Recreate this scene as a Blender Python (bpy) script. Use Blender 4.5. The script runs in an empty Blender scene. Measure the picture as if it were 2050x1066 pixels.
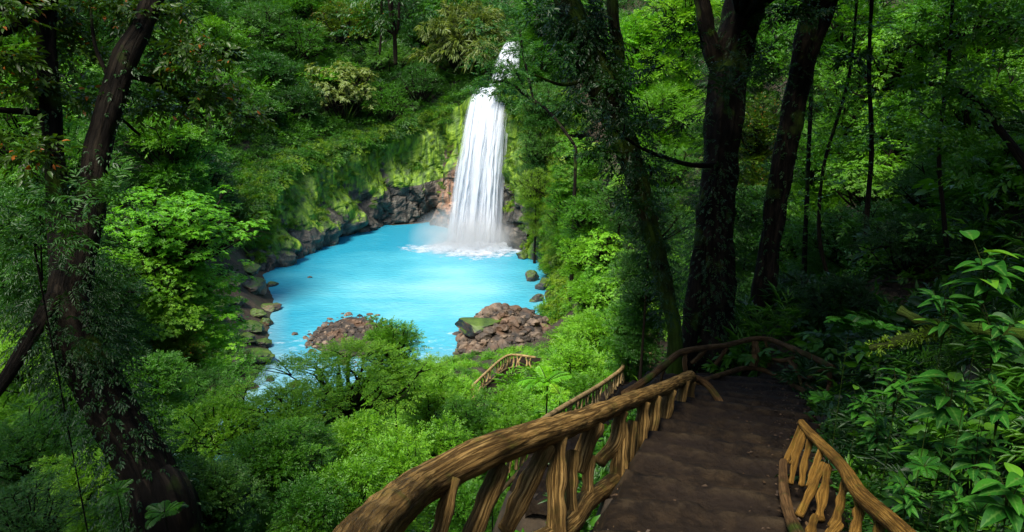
import bpy, math, random
import numpy as np
from mathutils import Vector, noise as mnoise
random.seed(7)
R = np.random.default_rng(11)
S = bpy.context.scene
C = S.collection

# ---------------------------------------------------------------- camera, world, sun, exposure
PITCH = 15.0; FPX = 1336.0
cam_d = bpy.data.cameras.new("camera"); cam = bpy.data.objects.new("camera", cam_d); C.objects.link(cam)
cam.location = (0, 0, 0); cam.rotation_euler = (math.radians(90-PITCH), 0, 0)
cam_d.sensor_width = 36.0; cam_d.lens = 36.0*FPX/2050.0
cam_d.clip_start = 0.05; cam_d.clip_end = 2000
S.camera = cam
SUN_EL, SUN_AZ = math.radians(60), math.radians(-150)      # azimuth measured from +Y towards +X
w = bpy.data.worlds.new("World"); S.world = w; w.use_nodes = True
nt = w.node_tree; bg = nt.nodes["Background"]
sky = nt.nodes.new("ShaderNodeTexSky"); sky.sky_type = 'NISHITA'; sky.sun_disc = False
sky.sun_elevation = SUN_EL; sky.sun_rotation = SUN_AZ; sky.altitude = 300
nt.links.new(sky.outputs[0], bg.inputs[0]); bg.inputs[1].default_value = 0.15
sd = bpy.data.lights.new("sun", 'SUN'); sun = bpy.data.objects.new("sun", sd); C.objects.link(sun)
sd.energy = 3.9; sd.angle = math.radians(20); sd.color = (1.0, 0.94, 0.82)
sdir = Vector((math.sin(SUN_AZ)*math.cos(SUN_EL), math.cos(SUN_AZ)*math.cos(SUN_EL), math.sin(SUN_EL)))
sun.rotation_euler = sdir.to_track_quat('Z', 'Y').to_euler(); sun.location = (0, 0, 60)
S.view_settings.view_transform = 'Standard'; S.view_settings.look = 'None'
S.view_settings.exposure = 0.95; S.view_settings.gamma = 1.0
S.cycles.max_bounces = 6; S.cycles.diffuse_bounces = 3; S.cycles.glossy_bounces = 2
S.cycles.transmission_bounces = 3; S.cycles.transparent_max_bounces = 24; S.cycles.volume_bounces = 1
S.cycles.use_denoising = True; S.cycles.denoising_input_passes = 'RGB_ALBEDO_NORMAL'
S.cycles.caustics_reflective = False; S.cycles.caustics_refractive = False

cp, sp = math.cos(math.radians(PITCH)), math.sin(math.radians(PITCH))
def ray(px, py, d=1.0):
    u = (px-1025)/FPX; v = (533-py)/FPX
    return np.array([u*d, (cp+v*sp)*d, (-sp+v*cp)*d])
def onz(px, py, z):
    r = ray(px, py); return r*(z/r[2])
WZ = -20.0

# ---------------------------------------------------------------- helpers
def link(name, me, mat=None, parent=None):
    o = bpy.data.objects.new(name, me); C.objects.link(o)
    if mat and not me.materials: me.materials.append(mat)
    if parent: o.parent = parent
    return o
def tag(o, label=None, cat=None, group=None, kind=None):
    if label: o['label'] = label
    if cat: o['category'] = cat
    if group: o['group'] = group
    if kind: o['kind'] = kind
    return o
def thing(name, label, cat, loc=(0, 0, 0), group=None):
    o = bpy.data.objects.new(name, None); C.objects.link(o); o.location = loc; o.empty_display_size = .2
    return tag(o, label, cat, group)
def mesh_np(name, V, F, smooth=True, col=None, uv=None):
    """F: (n,3) or (n,4) int array, or list of such arrays."""
    V = np.asarray(V, np.float32)
    Fs = F if isinstance(F, list) else [F]
    Fs = [np.asarray(f, np.int32) for f in Fs if len(f)]
    loops = np.concatenate([f.ravel() for f in Fs]); tot = np.concatenate([np.full(len(f), f.shape[1], np.int32) for f in Fs])
    st = np.concatenate([[0], np.cumsum(tot)[:-1]]).astype(np.int32)
    me = bpy.data.meshes.new(name)
    me.vertices.add(len(V)); me.vertices.foreach_set('co', V.ravel())
    me.loops.add(len(loops)); me.loops.foreach_set('vertex_index', loops)
    me.polygons.add(len(tot)); me.polygons.foreach_set('loop_start', st); me.polygons.foreach_set('loop_total', tot)
    me.polygons.foreach_set('use_smooth', np.full(len(tot), smooth))
    if uv is not None:
        l = me.uv_layers.new(name='uv'); l.data.foreach_set('uv', np.asarray(uv, np.float32)[loops].ravel())
    if col is not None:
        a = me.attributes.new('tint', 'FLOAT_COLOR', 'POINT'); c = np.ones((len(V), 4), np.float32); c[:, :col.shape[1]] = col
        a.data.foreach_set('color', c.ravel())
    me.update(calc_edges=True); me.validate()
    return me
class Acc:
    def __init__(s): s.V = []; s.F3 = []; s.F4 = []; s.C = []; s.U = []; s.n = 0
    def add(s, V, F, col=None, uv=None):
        V = np.asarray(V, float); F = np.asarray(F, int)
        (s.F3 if F.shape[1] == 3 else s.F4).append(F+s.n); s.V.append(V)
        s.C.append(np.zeros((len(V), 3)) if col is None else np.broadcast_to(col, (len(V), 3)))
        s.U.append(np.zeros((len(V), 2)) if uv is None else uv); s.n += len(V)
    def mesh(s, name, smooth=True):
        F = []
        if s.F3: F.append(np.concatenate(s.F3))
        if s.F4: F.append(np.concatenate(s.F4))
        return mesh_np(name, np.concatenate(s.V), F, smooth, np.concatenate(s.C), np.concatenate(s.U))
def nrm(a): return a/np.maximum(np.linalg.norm(a, axis=-1, keepdims=True), 1e-9)
def catmull(P, n):
    P = np.asarray(P, float)
    if len(P) < 3:
        t = np.linspace(0, 1, n)[:, None]; return P[0]*(1-t)+P[-1]*t
    Q = np.vstack([2*P[0]-P[1], P, 2*P[-1]-P[-2]]); m = len(P)-1
    t = np.linspace(0, m-1e-6, n); i = t.astype(int); f = (t-i)[:, None]
    a, b, c, d = Q[i], Q[i+1], Q[i+2], Q[i+3]
    return .5*((2*b)+(-a+c)*f+(2*a-5*b+4*c-d)*f**2+(-a+3*b-3*c+d)*f**3)
def noise3(P, sc, seed=0.0):
    return np.array([mnoise.noise(Vector((p[0]*sc+seed, p[1]*sc+seed*1.7, p[2]*sc-seed))) for p in P])
def tube(P, rad, n=None, seg=12, lump=0.0, groove=0.0, seed=0, cap=True, lsc=3.0):
    """Tube along spline; returns V,F,uv. rad per control point. lump: large unevenness, groove: lengthwise ridges."""
    P = np.asarray(P, float); rad = np.broadcast_to(np.asarray(rad, float), (len(P),))
    if n is None: n = max(4, len(P)*6)
    X = catmull(np.hstack([P, rad[:, None]]), n); r = np.maximum(X[:, 3], 1e-4); X = X[:, :3]
    T = nrm(np.gradient(X, axis=0)); up = np.array([0, 0, 1.0])
    if abs(T[0] @ up) > .9: up = np.array([1.0, 0, 0])
    N = np.zeros_like(T); N[0] = nrm(np.cross(np.cross(T[0], up), T[0]))
    for i in range(1, n):
        v = N[i-1]-T[i]*(N[i-1] @ T[i]); N[i] = nrm(v)
    B = np.cross(T, N)
    th = np.linspace(0, 2*np.pi, seg, endpoint=False)
    L = np.concatenate([[0], np.cumsum(np.linalg.norm(np.diff(X, axis=0), axis=1))])
    dirs = np.cos(th)[None, :, None]*N[:, None]+np.sin(th)[None, :, None]*B[:, None]
    rr = np.repeat(r[:, None], seg, 1)
    if lump:
        q = (X[:, None]+dirs*rr[..., None]).reshape(-1, 3)
        rr = rr*(1+lump*noise3(q, lsc, seed).reshape(n, seg))
    if groove:
        c = np.stack([np.repeat(np.cos(th)[None]*2.6, n, 0), np.repeat(np.sin(th)[None]*2.6, n, 0), np.repeat((L/max(r.mean(), 1e-3)*.16)[:, None], seg, 1)], -1).reshape(-1, 3)
        g = noise3(c, 1.6, seed+5).reshape(n, seg); g2 = noise3(c, 3.7, seed+9).reshape(n, seg)
        rr = rr*(1-groove*(1-np.minimum(1, np.abs(g)*4))-.5*groove*(1-np.minimum(1, np.abs(g2)*4)))
    V = (X[:, None]+dirs*rr[..., None]).reshape(-1, 3)
    uv = np.stack([np.repeat((th/(2*np.pi))[None], n, 0), np.repeat(L[:, None], seg, 1)], -1).reshape(-1, 2)
    i, j = np.meshgrid(np.arange(n-1), np.arange(seg), indexing='ij'); j2 = (j+1) % seg
    F = np.stack([i*seg+j, i*seg+j2, (i+1)*seg+j2, (i+1)*seg+j], -1).reshape(-1, 4)
    if cap:
        V = np.vstack([V, X[0]-T[0]*r[0]*.15, X[-1]+T[-1]*r[-1]*.15]); uv = np.vstack([uv, [0, 0], [0, L[-1]]])
        k = n*seg; jj = np.arange(seg); j2 = (jj+1) % seg
        F = np.vstack([F, np.stack([np.full(seg, k), j2, jj, jj], -1)[:, [0, 1, 2, 2]], np.stack([np.full(seg, k+1), (n-1)*seg+jj, (n-1)*seg+j2, (n-1)*seg+j2], -1)])
        F3 = F[-2*seg:, :3]; F = F[:-2*seg]
        return V, F, uv, F3
    return V, F, uv, np.zeros((0, 3), int)
def addtube(acc, *a, **k):
    V, F, uv, F3 = tube(*a, **k); base = acc.n
    acc.add(V, F, None, uv)
    if len(F3): acc.F3.append(F3+base)
def tube_obj(name, mat, parent, *a, **k):
    acc = Acc(); addtube(acc, *a, **k); return link(name, acc.mesh(name), mat, parent)

# ---------------------------------------------------------------- materials
def newmat(name):
    m = bpy.data.materials.new(name); m.use_nodes = True; n = m.node_tree.nodes; n.clear()
    out = n.new('ShaderNodeOutputMaterial'); b = n.new('ShaderNodeBsdfPrincipled')
    m.node_tree.links.new(b.outputs[0], out.inputs[0]); return m, n, m.node_tree.links, b, out
def ramp(n, stops, interp='LINEAR'):
    r = n.new('ShaderNodeValToRGB'); r.color_ramp.interpolation = interp
    e = r.color_ramp.elements
    while len(e) < len(stops): e.new(.5)
    for k, (p, c) in enumerate(stops):
        e[k].position = p; e[k].color = (c[0], c[1], c[2], 1) if not isinstance(c, (int, float)) else (c, c, c, 1)
    return r
def tex(n, l, kind, scale, vec=None, **k):
    t = n.new(kind); t.inputs['Scale'].default_value = scale
    for a, b in k.items():
        if a in t.inputs: t.inputs[a].default_value = b
        else: setattr(t, a, b)
    if vec is not None: l.new(vec, t.inputs['Vector'])
    return t
def mapping(n, l, src, sc):
    m = n.new('ShaderNodeMapping'); m.inputs['Scale'].default_value = sc; l.new(src, m.inputs[0]); return m.outputs[0]
def mixc(n, l, f, a, b, mode='MIX'):
    m = n.new('ShaderNodeMix'); m.data_type = 'RGBA'; m.blend_type = mode
    for s, v in ((0, f), (6, a), (7, b)):
        if hasattr(v, 'is_linked') or hasattr(v, 'links'): l.new(v, m.inputs[s])
        elif s == 0: m.inputs[0].default_value = v
        else: m.inputs[s].default_value = (*v[:3], 1)
    return m.outputs[2]
def math_(n, l, op, a, b=None, clamp=False):
    m = n.new('ShaderNodeMath'); m.operation = op; m.use_clamp = clamp
    for s, v in ((0, a), (1, b)):
        if v is None: continue
        if hasattr(v, 'links'): l.new(v, m.inputs[s])
        else: m.inputs[s].default_value = v
    return m.outputs[0]
def bump(n, l, b, h, strength=.5, dist=.02):
    u = n.new('ShaderNodeBump'); u.inputs['Strength'].default_value = strength; u.inputs['Distance'].default_value = dist
    l.new(h, u.inputs['Height']); l.new(u.outputs[0], b.inputs['Normal'])

def leaf_mat(name, dark, mid, light, accent=None, trans=.38, rough=.42, spec=.45, accent_p=.97):
    m, n, l, b, out = newmat(name)
    at = n.new('ShaderNodeAttribute'); at.attribute_name = 'tint'
    sep = n.new('ShaderNodeSeparateColor'); l.new(at.outputs['Color'], sep.inputs[0])
    oi = n.new('ShaderNodeObjectInfo')
    f = math_(n, l, 'ADD', math_(n, l, 'MULTIPLY', sep.outputs[0], .62), math_(n, l, 'MULTIPLY', oi.outputs['Random'], .38))
    rp = ramp(n, [(0, dark), (.5, mid), (1, light)]); l.new(f, rp.inputs[0])
    colr = rp.outputs[0]
    if accent:
        g = math_(n, l, 'GREATER_THAN', sep.outputs[1], accent_p)
        colr = mixc(n, l, g, colr, accent)
    l.new(colr, b.inputs['Base Color']); b.inputs['Roughness'].default_value = rough
    b.inputs['Specular IOR Level'].default_value = spec
    t = n.new('ShaderNodeBsdfTranslucent')
    tc = mixc(n, l, 1.0, colr, (1.25, 1.2, .5), 'MULTIPLY'); l.new(tc, t.inputs[0])
    mx = n.new('ShaderNodeMixShader'); mx.inputs[0].default_value = trans
    l.new(b.outputs[0], mx.inputs[1]); l.new(t.outputs[0], mx.inputs[2]); l.new(mx.outputs[0], out.inputs[0])
    return m
M = {}
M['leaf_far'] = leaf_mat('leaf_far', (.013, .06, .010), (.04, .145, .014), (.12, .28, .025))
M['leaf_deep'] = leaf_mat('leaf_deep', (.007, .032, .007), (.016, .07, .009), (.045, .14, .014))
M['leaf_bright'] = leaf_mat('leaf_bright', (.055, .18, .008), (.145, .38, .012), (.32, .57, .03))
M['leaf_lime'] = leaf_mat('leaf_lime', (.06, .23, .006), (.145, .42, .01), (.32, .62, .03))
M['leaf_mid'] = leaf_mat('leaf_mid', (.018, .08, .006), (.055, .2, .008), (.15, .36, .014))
M['leaf_olive'] = leaf_mat('leaf_olive', (.018, .05, .004), (.055, .13, .006), (.14, .23, .01), accent=(.42, .13, .015), accent_p=.975)
M['leaf_grey'] = leaf_mat('leaf_grey', (.06, .10, .02), (.14, .2, .035), (.28, .34, .07))
M['leaf_moss'] = leaf_mat('leaf_moss', (.05, .10, .004), (.13, .26, .006), (.27, .42, .012))
M['leaf_cliff'] = leaf_mat('leaf_cliff', (.09, .17, .005), (.2, .34, .008), (.36, .52, .02), trans=.3)
M['leaf_big'] = leaf_mat('leaf_big', (.008, .052, .006), (.018, .11, .009), (.048, .21, .012), rough=.5, spec=.3, accent=(.11, .30, .016), accent_p=.94)

def bark_mat(name, a, b_, c, moss=0.0, gsc=1.0, rough=.85, bstr=.7):
    m, n, l, b, out = newmat(name)
    uv = n.new('ShaderNodeUVMap'); uv.uv_map = 'uv'
    tc = n.new('ShaderNodeTexCoord')
    v = mapping(n, l, uv.outputs[0], (30*gsc, 3.4*gsc, 1))
    nz = tex(n, l, 'ShaderNodeTexNoise', 1.0, v, Detail=10.0, Roughness=.74, Distortion=.9)
    v2 = mapping(n, l, uv.outputs[0], (21*gsc, 1.3*gsc, 1)); vo = tex(n, l, 'ShaderNodeTexVoronoi', 1.0, v2, feature='DISTANCE_TO_EDGE')
    cr = ramp_out(n, l, math_(n, l, 'ADD', vo.outputs['Distance'], math_(n, l, 'MULTIPLY', math_(n, l, 'SUBTRACT', nz.outputs[0], .5), .7)), .0, .10)
    big = tex(n, l, 'ShaderNodeTexNoise', 3.2, tc.outputs['Object'], Detail=6.0); big2 = tex(n, l, 'ShaderNodeTexNoise', 6.5, tc.outputs['Object'], Detail=6.0)
    rp = ramp(n, [(.3, a), (.48, b_), (.66, c)]); l.new(nz.outputs[0], rp.inputs[0])
    col = mixc(n, l, ramp_out(n, l, big.outputs[0], .45, .68), rp.outputs[0], tuple(x*.42 for x in b_))
    col = mixc(n, l, math_(n, l, 'MULTIPLY', ramp_out(n, l, big2.outputs[0], .58, .7), .45), col, (b_[0]*.5, b_[1]*.95, b_[2]*.5))
    col = mixc(n, l, math_(n, l, 'MULTIPLY', math_(n, l, 'SUBTRACT', 1.0, cr), .6), col, a)
    if moss:
        mz = tex(n, l, 'ShaderNodeTexNoise', 1.3, tc.outputs['Object'], Detail=6.0)
        col = mixc(n, l, ramp_out(n, l, mz.outputs[0], .62-moss*.3, .72-moss*.2), col, (.045, .085, .008))
    l.new(col, b.inputs['Base Color']); b.inputs['Roughness'].default_value = rough
    b.inputs['Specular IOR Level'].default_value = .12
    bump(n, l, b, math_(n, l, 'ADD', nz.outputs[0], math_(n, l, 'MULTIPLY', cr, .8)), bstr, .03)
    return m
def ramp_out(n, l, src, a, b):
    r = n.new('ShaderNodeMapRange'); r.inputs[1].default_value = a; r.inputs[2].default_value = b; l.new(src, r.inputs[0]); return r.outputs[0]
M['bark'] = bark_mat('bark', (.003, .0025, .0015), (.012, .009, .006), (.035, .026, .016), .15, .5)
M['bark_moss'] = bark_mat('bark_moss', (.006, .006, .002), (.018, .018, .006), (.04, .04, .014), .8, .5)
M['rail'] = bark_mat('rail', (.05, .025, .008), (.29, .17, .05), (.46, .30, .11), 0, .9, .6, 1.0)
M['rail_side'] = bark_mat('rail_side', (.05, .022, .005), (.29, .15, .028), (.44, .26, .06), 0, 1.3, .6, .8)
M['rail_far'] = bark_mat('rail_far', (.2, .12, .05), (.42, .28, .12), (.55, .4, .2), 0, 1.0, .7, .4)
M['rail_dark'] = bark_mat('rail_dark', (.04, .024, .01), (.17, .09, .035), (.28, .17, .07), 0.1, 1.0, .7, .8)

_m = M['leaf_big']; _n = _m.node_tree.nodes; _l = _m.node_tree.links
_b = next(q for q in _n if q.type == 'BSDF_PRINCIPLED'); _src = _b.inputs['Base Color'].links[0].from_socket; _at = next(q for q in _n if q.type == 'ATTRIBUTE')
_sp = _n.new('ShaderNodeSeparateColor'); _l.new(_at.outputs['Color'], _sp.inputs[0]); _tc = _n.new('ShaderNodeTexCoord')
_nz = tex(_n, _l, 'ShaderNodeTexNoise', 9.0, _tc.outputs['Object'], Detail=6.0)
_c = mixc(_n, _l, math_(_n, _l, 'MULTIPLY', ramp_out(_n, _l, _sp.outputs[2], .5, 1.0), .45), _src, (.16, .34, .06))
_c = mixc(_n, _l, math_(_n, _l, 'MULTIPLY', ramp_out(_n, _l, _nz.outputs[0], .64, .74), .7), _c, (.09, .07, .015)); _l.new(_c, _b.inputs['Base Color'])
# ground
m, n, l, b, out = newmat('forest_soil'); tc = n.new('ShaderNodeTexCoord')
a1 = tex(n, l, 'ShaderNodeTexNoise', 1.6, tc.outputs['Object'], Detail=8.0, Roughness=.65)
a2 = tex(n, l, 'ShaderNodeTexNoise', .35, tc.outputs['Object'], Detail=5.0)
rp = ramp(n, [(.3, (.012, .009, .005)), (.5, (.035, .024, .013)), (.7, (.07, .048, .027))]); l.new(a1.outputs[0], rp.inputs[0])
c = mixc(n, l, math_(n, l, 'MULTIPLY', ramp_out(n, l, a2.outputs[0], .5, .6), .5), rp.outputs[0], (.012, .03, .005))
l.new(c, b.inputs['Base Color']); b.inputs['Roughness'].default_value = .9; bump(n, l, b, a1.outputs[0], .8, .15)
M['soil'] = m
# trodden path
m, n, l, b, out = newmat('path_earth'); tc = n.new('ShaderNodeTexCoord')
a1 = tex(n, l, 'ShaderNodeTexNoise', 5.0, tc.outputs['Object'], Detail=9.0, Roughness=.7)
a2 = tex(n, l, 'ShaderNodeTexNoise', .9, tc.outputs['Object'], Detail=3.0)
a3 = tex(n, l, 'ShaderNodeTexVoronoi', 14.0, tc.outputs['Object'])
rp = ramp(n, [(.3, (.003, .0017, .0008)), (.5, (.012, .007, .003)), (.72, (.042, .026, .012))]); l.new(a1.outputs[0], rp.inputs[0])
c = mixc(n, l, ramp_out(n, l, a2.outputs[0], .4, .65), rp.outputs[0], (.013, .008, .005))
at = n.new('ShaderNodeAttribute'); at.attribute_name = 'tint'; sep = n.new('ShaderNodeSeparateColor'); l.new(at.outputs['Color'], sep.inputs[0])
c = mixc(n, l, math_(n, l, 'MULTIPLY', sep.outputs[0], ramp_out(n, l, a1.outputs[0], .4, .6)), c, (.034, .023, .012))
l.new(c, b.inputs['Base Color']); b.inputs['Roughness'].default_value = .75; b.inputs['Specular IOR Level'].default_value = .15
h = math_(n, l, 'ADD', a1.outputs[0], math_(n, l, 'MULTIPLY', a3.outputs[0], .35)); bump(n, l, b, h, .9, .05)
M['path'] = m
# rocks
def rock_mat(name, a, b_, c, moss, tint=(.3, .12, .05), tint_amt=.3, rough=.55):
    m, n, l, b, out = newmat(name); tc = n.new('ShaderNodeTexCoord'); geo = n.new('ShaderNodeNewGeometry')
    P = geo.outputs['Position']
    oi = n.new('ShaderNodeObjectInfo'); at = n.new('ShaderNodeAttribute'); at.attribute_name = 'tint'
    sep = n.new('ShaderNodeSeparateColor'); l.new(at.outputs['Color'], sep.inputs[0])
    a1 = tex(n, l, 'ShaderNodeTexNoise', 1.1, P, Detail=8.0, Roughness=.65)
    a2 = tex(n, l, 'ShaderNodeTexNoise', .5, P, Detail=4.0); a3 = tex(n, l, 'ShaderNodeTexNoise', .33, mapping(n, l, P, (1, 1, .45)), Detail=5.0)
    f = math_(n, l, 'ADD', a1.outputs[0], math_(n, l, 'MULTIPLY', math_(n, l, 'SUBTRACT', sep.outputs[0], .5), .35))
    rp = ramp(n, [(.3, a), (.5, b_), (.72, c)]); l.new(f, rp.inputs[0])
    col = mixc(n, l, math_(n, l, 'MULTIPLY', ramp_out(n, l, a2.outputs[0], .5, .62), tint_amt), rp.outputs[0], tint)
    sx = n.new('ShaderNodeSeparateXYZ'); l.new(geo.outputs['Normal'], sx.inputs[0])
    if moss:
        g = math_(n, l, 'ADD', math_(n, l, 'MULTIPLY', sx.outputs[2], .35), a3.outputs[0])
        mc = ramp(n, [(.3, (.02, .045, .006)), (.7, (.09, .15, .01))]); l.new(a1.outputs[0], mc.inputs[0])
        col = mixc(n, l, ramp_out(n, l, g, .75-moss*.3, .85-moss*.28), col, mc.outputs[0])
    l.new(col, b.inputs['Base Color']); b.inputs['Roughness'].default_value = rough
    bump(n, l, b, a1.outputs[0], .7, .25); return m
M['rock_dark'] = rock_mat('rock_dark', (.012, .011, .010), (.045, .04, .036), (.12, .10, .085), .55)
M['rock_bare'] = rock_mat('rock_bare', (.015, .013, .012), (.055, .047, .04), (.15, .125, .10), .3, (.2, .10, .05), .5)
M['rubble'] = rock_mat('rubble', (.014, .011, .008), (.065, .047, .032), (.21, .15, .10), 0, (.16, .08, .035), .5, .7)
# cliff: mossy rock, ochre stain near the fall
m, n, l, b, out = newmat('cliff_rock'); geo = n.new('ShaderNodeNewGeometry'); P = geo.outputs['Position']
at = n.new('ShaderNodeAttribute'); at.attribute_name = 'tint'; sep = n.new('ShaderNodeSeparateColor'); l.new(at.outputs['Color'], sep.inputs[0])
a1 = tex(n, l, 'ShaderNodeTexNoise', .8, P, Detail=8.0, Roughness=.65)
st = tex(n, l, 'ShaderNodeTexNoise', 1.0, mapping(n, l, P, (1.3, 1.3, .22)), Detail=6.0, Roughness=.6)
rp = ramp(n, [(.3, (.012, .012, .010)), (.5, (.055, .05, .04)), (.7, (.19, .16, .12))]); l.new(a1.outputs[0], rp.inputs[0])
stc = ramp(n, [(.35, (.06, .03, .02)), (.5, (.32, .13, .055)), (.65, (.40, .28, .2))]); l.new(st.outputs[0], stc.inputs[0])
col = mixc(n, l, math_(n, l, 'MULTIPLY', sep.outputs[1], ramp_out(n, l, st.outputs[0], .4, .55), True), rp.outputs[0], stc.outputs[0])
mc = ramp(n, [(.32, (.015, .04, .004)), (.5, (.085, .17, .006)), (.68, (.25, .38, .012))]); l.new(st.outputs[0], mc.inputs[0])
mf = math_(n, l, 'ADD', sep.outputs[0], math_(n, l, 'SUBTRACT', a1.outputs[0], .5))
col = mixc(n, l, ramp_out(n, l, mf, .42, .52), col, mc.outputs[0])
l.new(col, b.inputs['Base Color']); b.inputs['Roughness'].default_value = .6
bump(n, l, b, math_(n, l, 'ADD', a1.outputs[0], st.outputs[0]), .8, .4); M['cliff'] = m
# pool water: milky turquoise
m, n, l, b, out = newmat('turquoise_water'); geo = n.new('ShaderNodeNewGeometry'); P = geo.outputs['Position']
a1 = tex(n, l, 'ShaderNodeTexNoise', .12, mapping(n, l, P, (1, 1.7, 1)), Detail=7.0, Roughness=.6)
at = n.new('ShaderNodeAttribute'); at.attribute_name = 'tint'; sep = n.new('ShaderNodeSeparateColor'); l.new(at.outputs['Color'], sep.inputs[0])
rp = ramp(n, [(.0, (.02, .25, .37)), (.5, (.07, .38, .48)), (1, (.21, .53, .59))])
l.new(math_(n, l, 'ADD', sep.outputs[0], math_(n, l, 'MULTIPLY', math_(n, l, 'SUBTRACT', a1.outputs[0], .5), 1.1)), rp.inputs[0])
col = mixc(n, l, sep.outputs[1], rp.outputs[0], (.30, .42, .44))
fo = tex(n, l, 'ShaderNodeTexNoise', .55, mapping(n, l, P, (1, 2.6, 1)), Detail=7.0, Roughness=.72)
fm = math_(n, l, 'MULTIPLY', ramp_out(n, l, math_(n, l, 'ADD', fo.outputs[0], math_(n, l, 'MULTIPLY', sep.outputs[2], .3)), .66, .80), .5)
col = mixc(n, l, fm, col, (.75, .82, .84))
l.new(col, b.inputs['Base Color']); b.inputs['Roughness'].default_value = .22; b.inputs['IOR'].default_value = 1.33
wv = tex(n, l, 'ShaderNodeTexNoise', 1.6, mapping(n, l, P, (1, 1.8, 1)), Detail=4.0)
bump(n, l, b, wv.outputs[0], .6, .2); M['water'] = m
# white water
def white_mat(name, scv, lo, hi, edge=True, base=(.72, .76, .82)):
    m, n, l, b, out = newmat(name); uv = n.new('ShaderNodeUVMap'); uv.uv_map = 'uv'
    at = n.new('ShaderNodeAttribute'); at.attribute_name = 'tint'; sep = n.new('ShaderNodeSeparateColor'); l.new(at.outputs['Color'], sep.inputs[0])
    v = mapping(n, l, uv.outputs[0], scv)
    a1 = tex(n, l, 'ShaderNodeTexNoise', 1.0, v, Detail=8.0, Roughness=.62, Distortion=.8)
    b.inputs['Base Color'].default_value = (*base, 1); b.inputs['Roughness'].default_value = .6
    tl = n.new('ShaderNodeBsdfTranslucent'); tl.inputs[0].default_value = (*base, 1)
    mx = n.new('ShaderNodeMixShader'); mx.inputs[0].default_value = .4; l.new(b.outputs[0], mx.inputs[1]); l.new(tl.outputs[0], mx.inputs[2])
    tr = n.new('ShaderNodeBsdfTransparent'); m2 = n.new('ShaderNodeMixShader')
    al = ramp_out(n, l, math_(n, l, 'ADD', a1.outputs[0], math_(n, l, 'SUBTRACT', sep.outputs[0], .5)), lo, hi)
    l.new(al, m2.inputs[0]); l.new(tr.outputs[0], m2.inputs[1]); l.new(mx.outputs[0], m2.inputs[2]); l.new(m2.outputs[0], out.inputs[0])
    bump(n, l, b, a1.outputs[0], .5, .2); return m
M['fall'] = white_mat('falling_water', (6, 1.5, 1), .33, .72)
M['foam'] = white_mat('foam', (1, 1, 1), .40, .72)
M['foam2'] = M['foam']

# ---------------------------------------------------------------- terrain
PV = [  # px, py, cliff height, cliff width, slope beyond
 (1062, 510, 9, 3, 1.1), (1005, 488, 17, 3, .9), (940, 468, 19, 3, .8), (870, 446, 17, 3, .8), (760, 456, 13, 3, .85), (640, 493, 11, 3, .8),
 (560, 533, 6, 3, .8), (528, 550, 3, 3, .7), (552, 600, 1.5, 3, .5), (543, 660, 1.2, 3, .45), (545, 720, 1.2, 3, .42), (490, 800, 1.2, 3, .42), (420, 870, 1, 3, .42),
 (300, 950, 1, 3, .42), (420, 1000, 1, 3, .3), (560, 900, 1, 3, .28), (700, 790, 1, 3, .28), (800, 738, 1, 3, .28), (905, 728, 1.2, 3, .28), (1000, 712, 1.2, 3, .28),
 (1090, 655, 1.5, 3, .33), (1092, 605, 3, 3, .7), (1074, 550, 7, 3, 1.0)]
PP = np.array([onz(a, b_, WZ)[:2] for a, b_, *_ in PV]); PQ = np.array([q[2:] for q in PV], float)
def poolinfo(X):
    """signed distance to the pool outline (negative inside) and interpolated bank parameters"""
    n = len(PP); best = np.full(len(X), 1e9); par = np.zeros((len(X), 3)); wsum = np.zeros(len(X)); inside = np.zeros(len(X), bool); acc = np.zeros((len(X), 3))
    for i in range(n):
        a, b = PP[i], PP[(i+1) % n]; ab = b-a; t = np.clip(((X-a) @ ab)/(ab @ ab), 0, 1)
        d = np.linalg.norm(X-(a+t[:, None]*ab), axis=1); k = d < best; best[k] = d[k]
        q = PQ[i]*(1-t[:, None])+PQ[(i+1) % n]*t[:, None]; ww = np.linalg.norm(ab)/(d+.3)**5; acc += q*ww[:, None]; wsum += ww
        c = ((a[1] > X[:, 1]) != (b[1] > X[:, 1])) & (X[:, 0] < (b[0]-a[0])*(X[:, 1]-a[1])/(b[1]-a[1]+1e-12)+a[0]); inside ^= c
    return np.where(inside, -best, best), acc/wsum[:, None]
# main path centre line: x, y, z, half width
PATH = np.array([(1.1, -2.5, -1.45, 1.3), (1.05, 0, -1.75, 1.3), (1.15, 1.5, -2.2, 1.25), (1.35, 3, -2.7, 1.1), (1.68, 4.5, -3.2, .95), (2.3, 6.2, -3.75, 1.0), (3.1, 8.5, -4.45, 1.2), (3.7, 10.5, -5.1, 1.3), (4.0, 12.4, -5.65, 1.4)])
PATH2 = np.array([(3.4, 13.8, -6.6, .9), (1.8, 12.2, -7.1, .8), (.8, 11.5, -7.6, .8), (1.1, 14.0, -8.5, .75), (1.9, 17.5, -9.75, .75), (3.5, 21.5, -10.95, .8), (5.2, 26, -12.1, .8), (6.9, 29.5, -12.9, .9), (6.6, 32.5, -13.9, .9), (4.2, 35.2, -15.0, .8), (1.8, 36.3, -15.6, .7), (.5, 36.2, -15.5, .7), (-.2, 34, -15.3, .7), (-1.0, 31.6, -15, .7), (-2, 29, -14.8, .7), (-3.5, 27, -14.6, .7)])
def pathinfo(X, PT):
    best = np.full(len(X), 1e9); z = np.zeros(len(X)); hw = np.ones(len(X))
    for a, b in zip(PT[:-1], PT[1:]):
        ab = b[:2]-a[:2]; t = np.clip(((X-a[:2]) @ ab)/(ab @ ab), 0, 1); d = np.linalg.norm(X-(a[:2]+t[:, None]*ab), axis=1)
        k = d < best; best[k] = d[k]; z[k] = (a[2]+t*(b[2]-a[2]))[k]; hw[k] = (a[3]+t*(b[3]-a[3]))[k]
    return best, z, hw
def sstep(t): t = np.clip(t, 0, 1); return t*t*(3-2*t)
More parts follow.
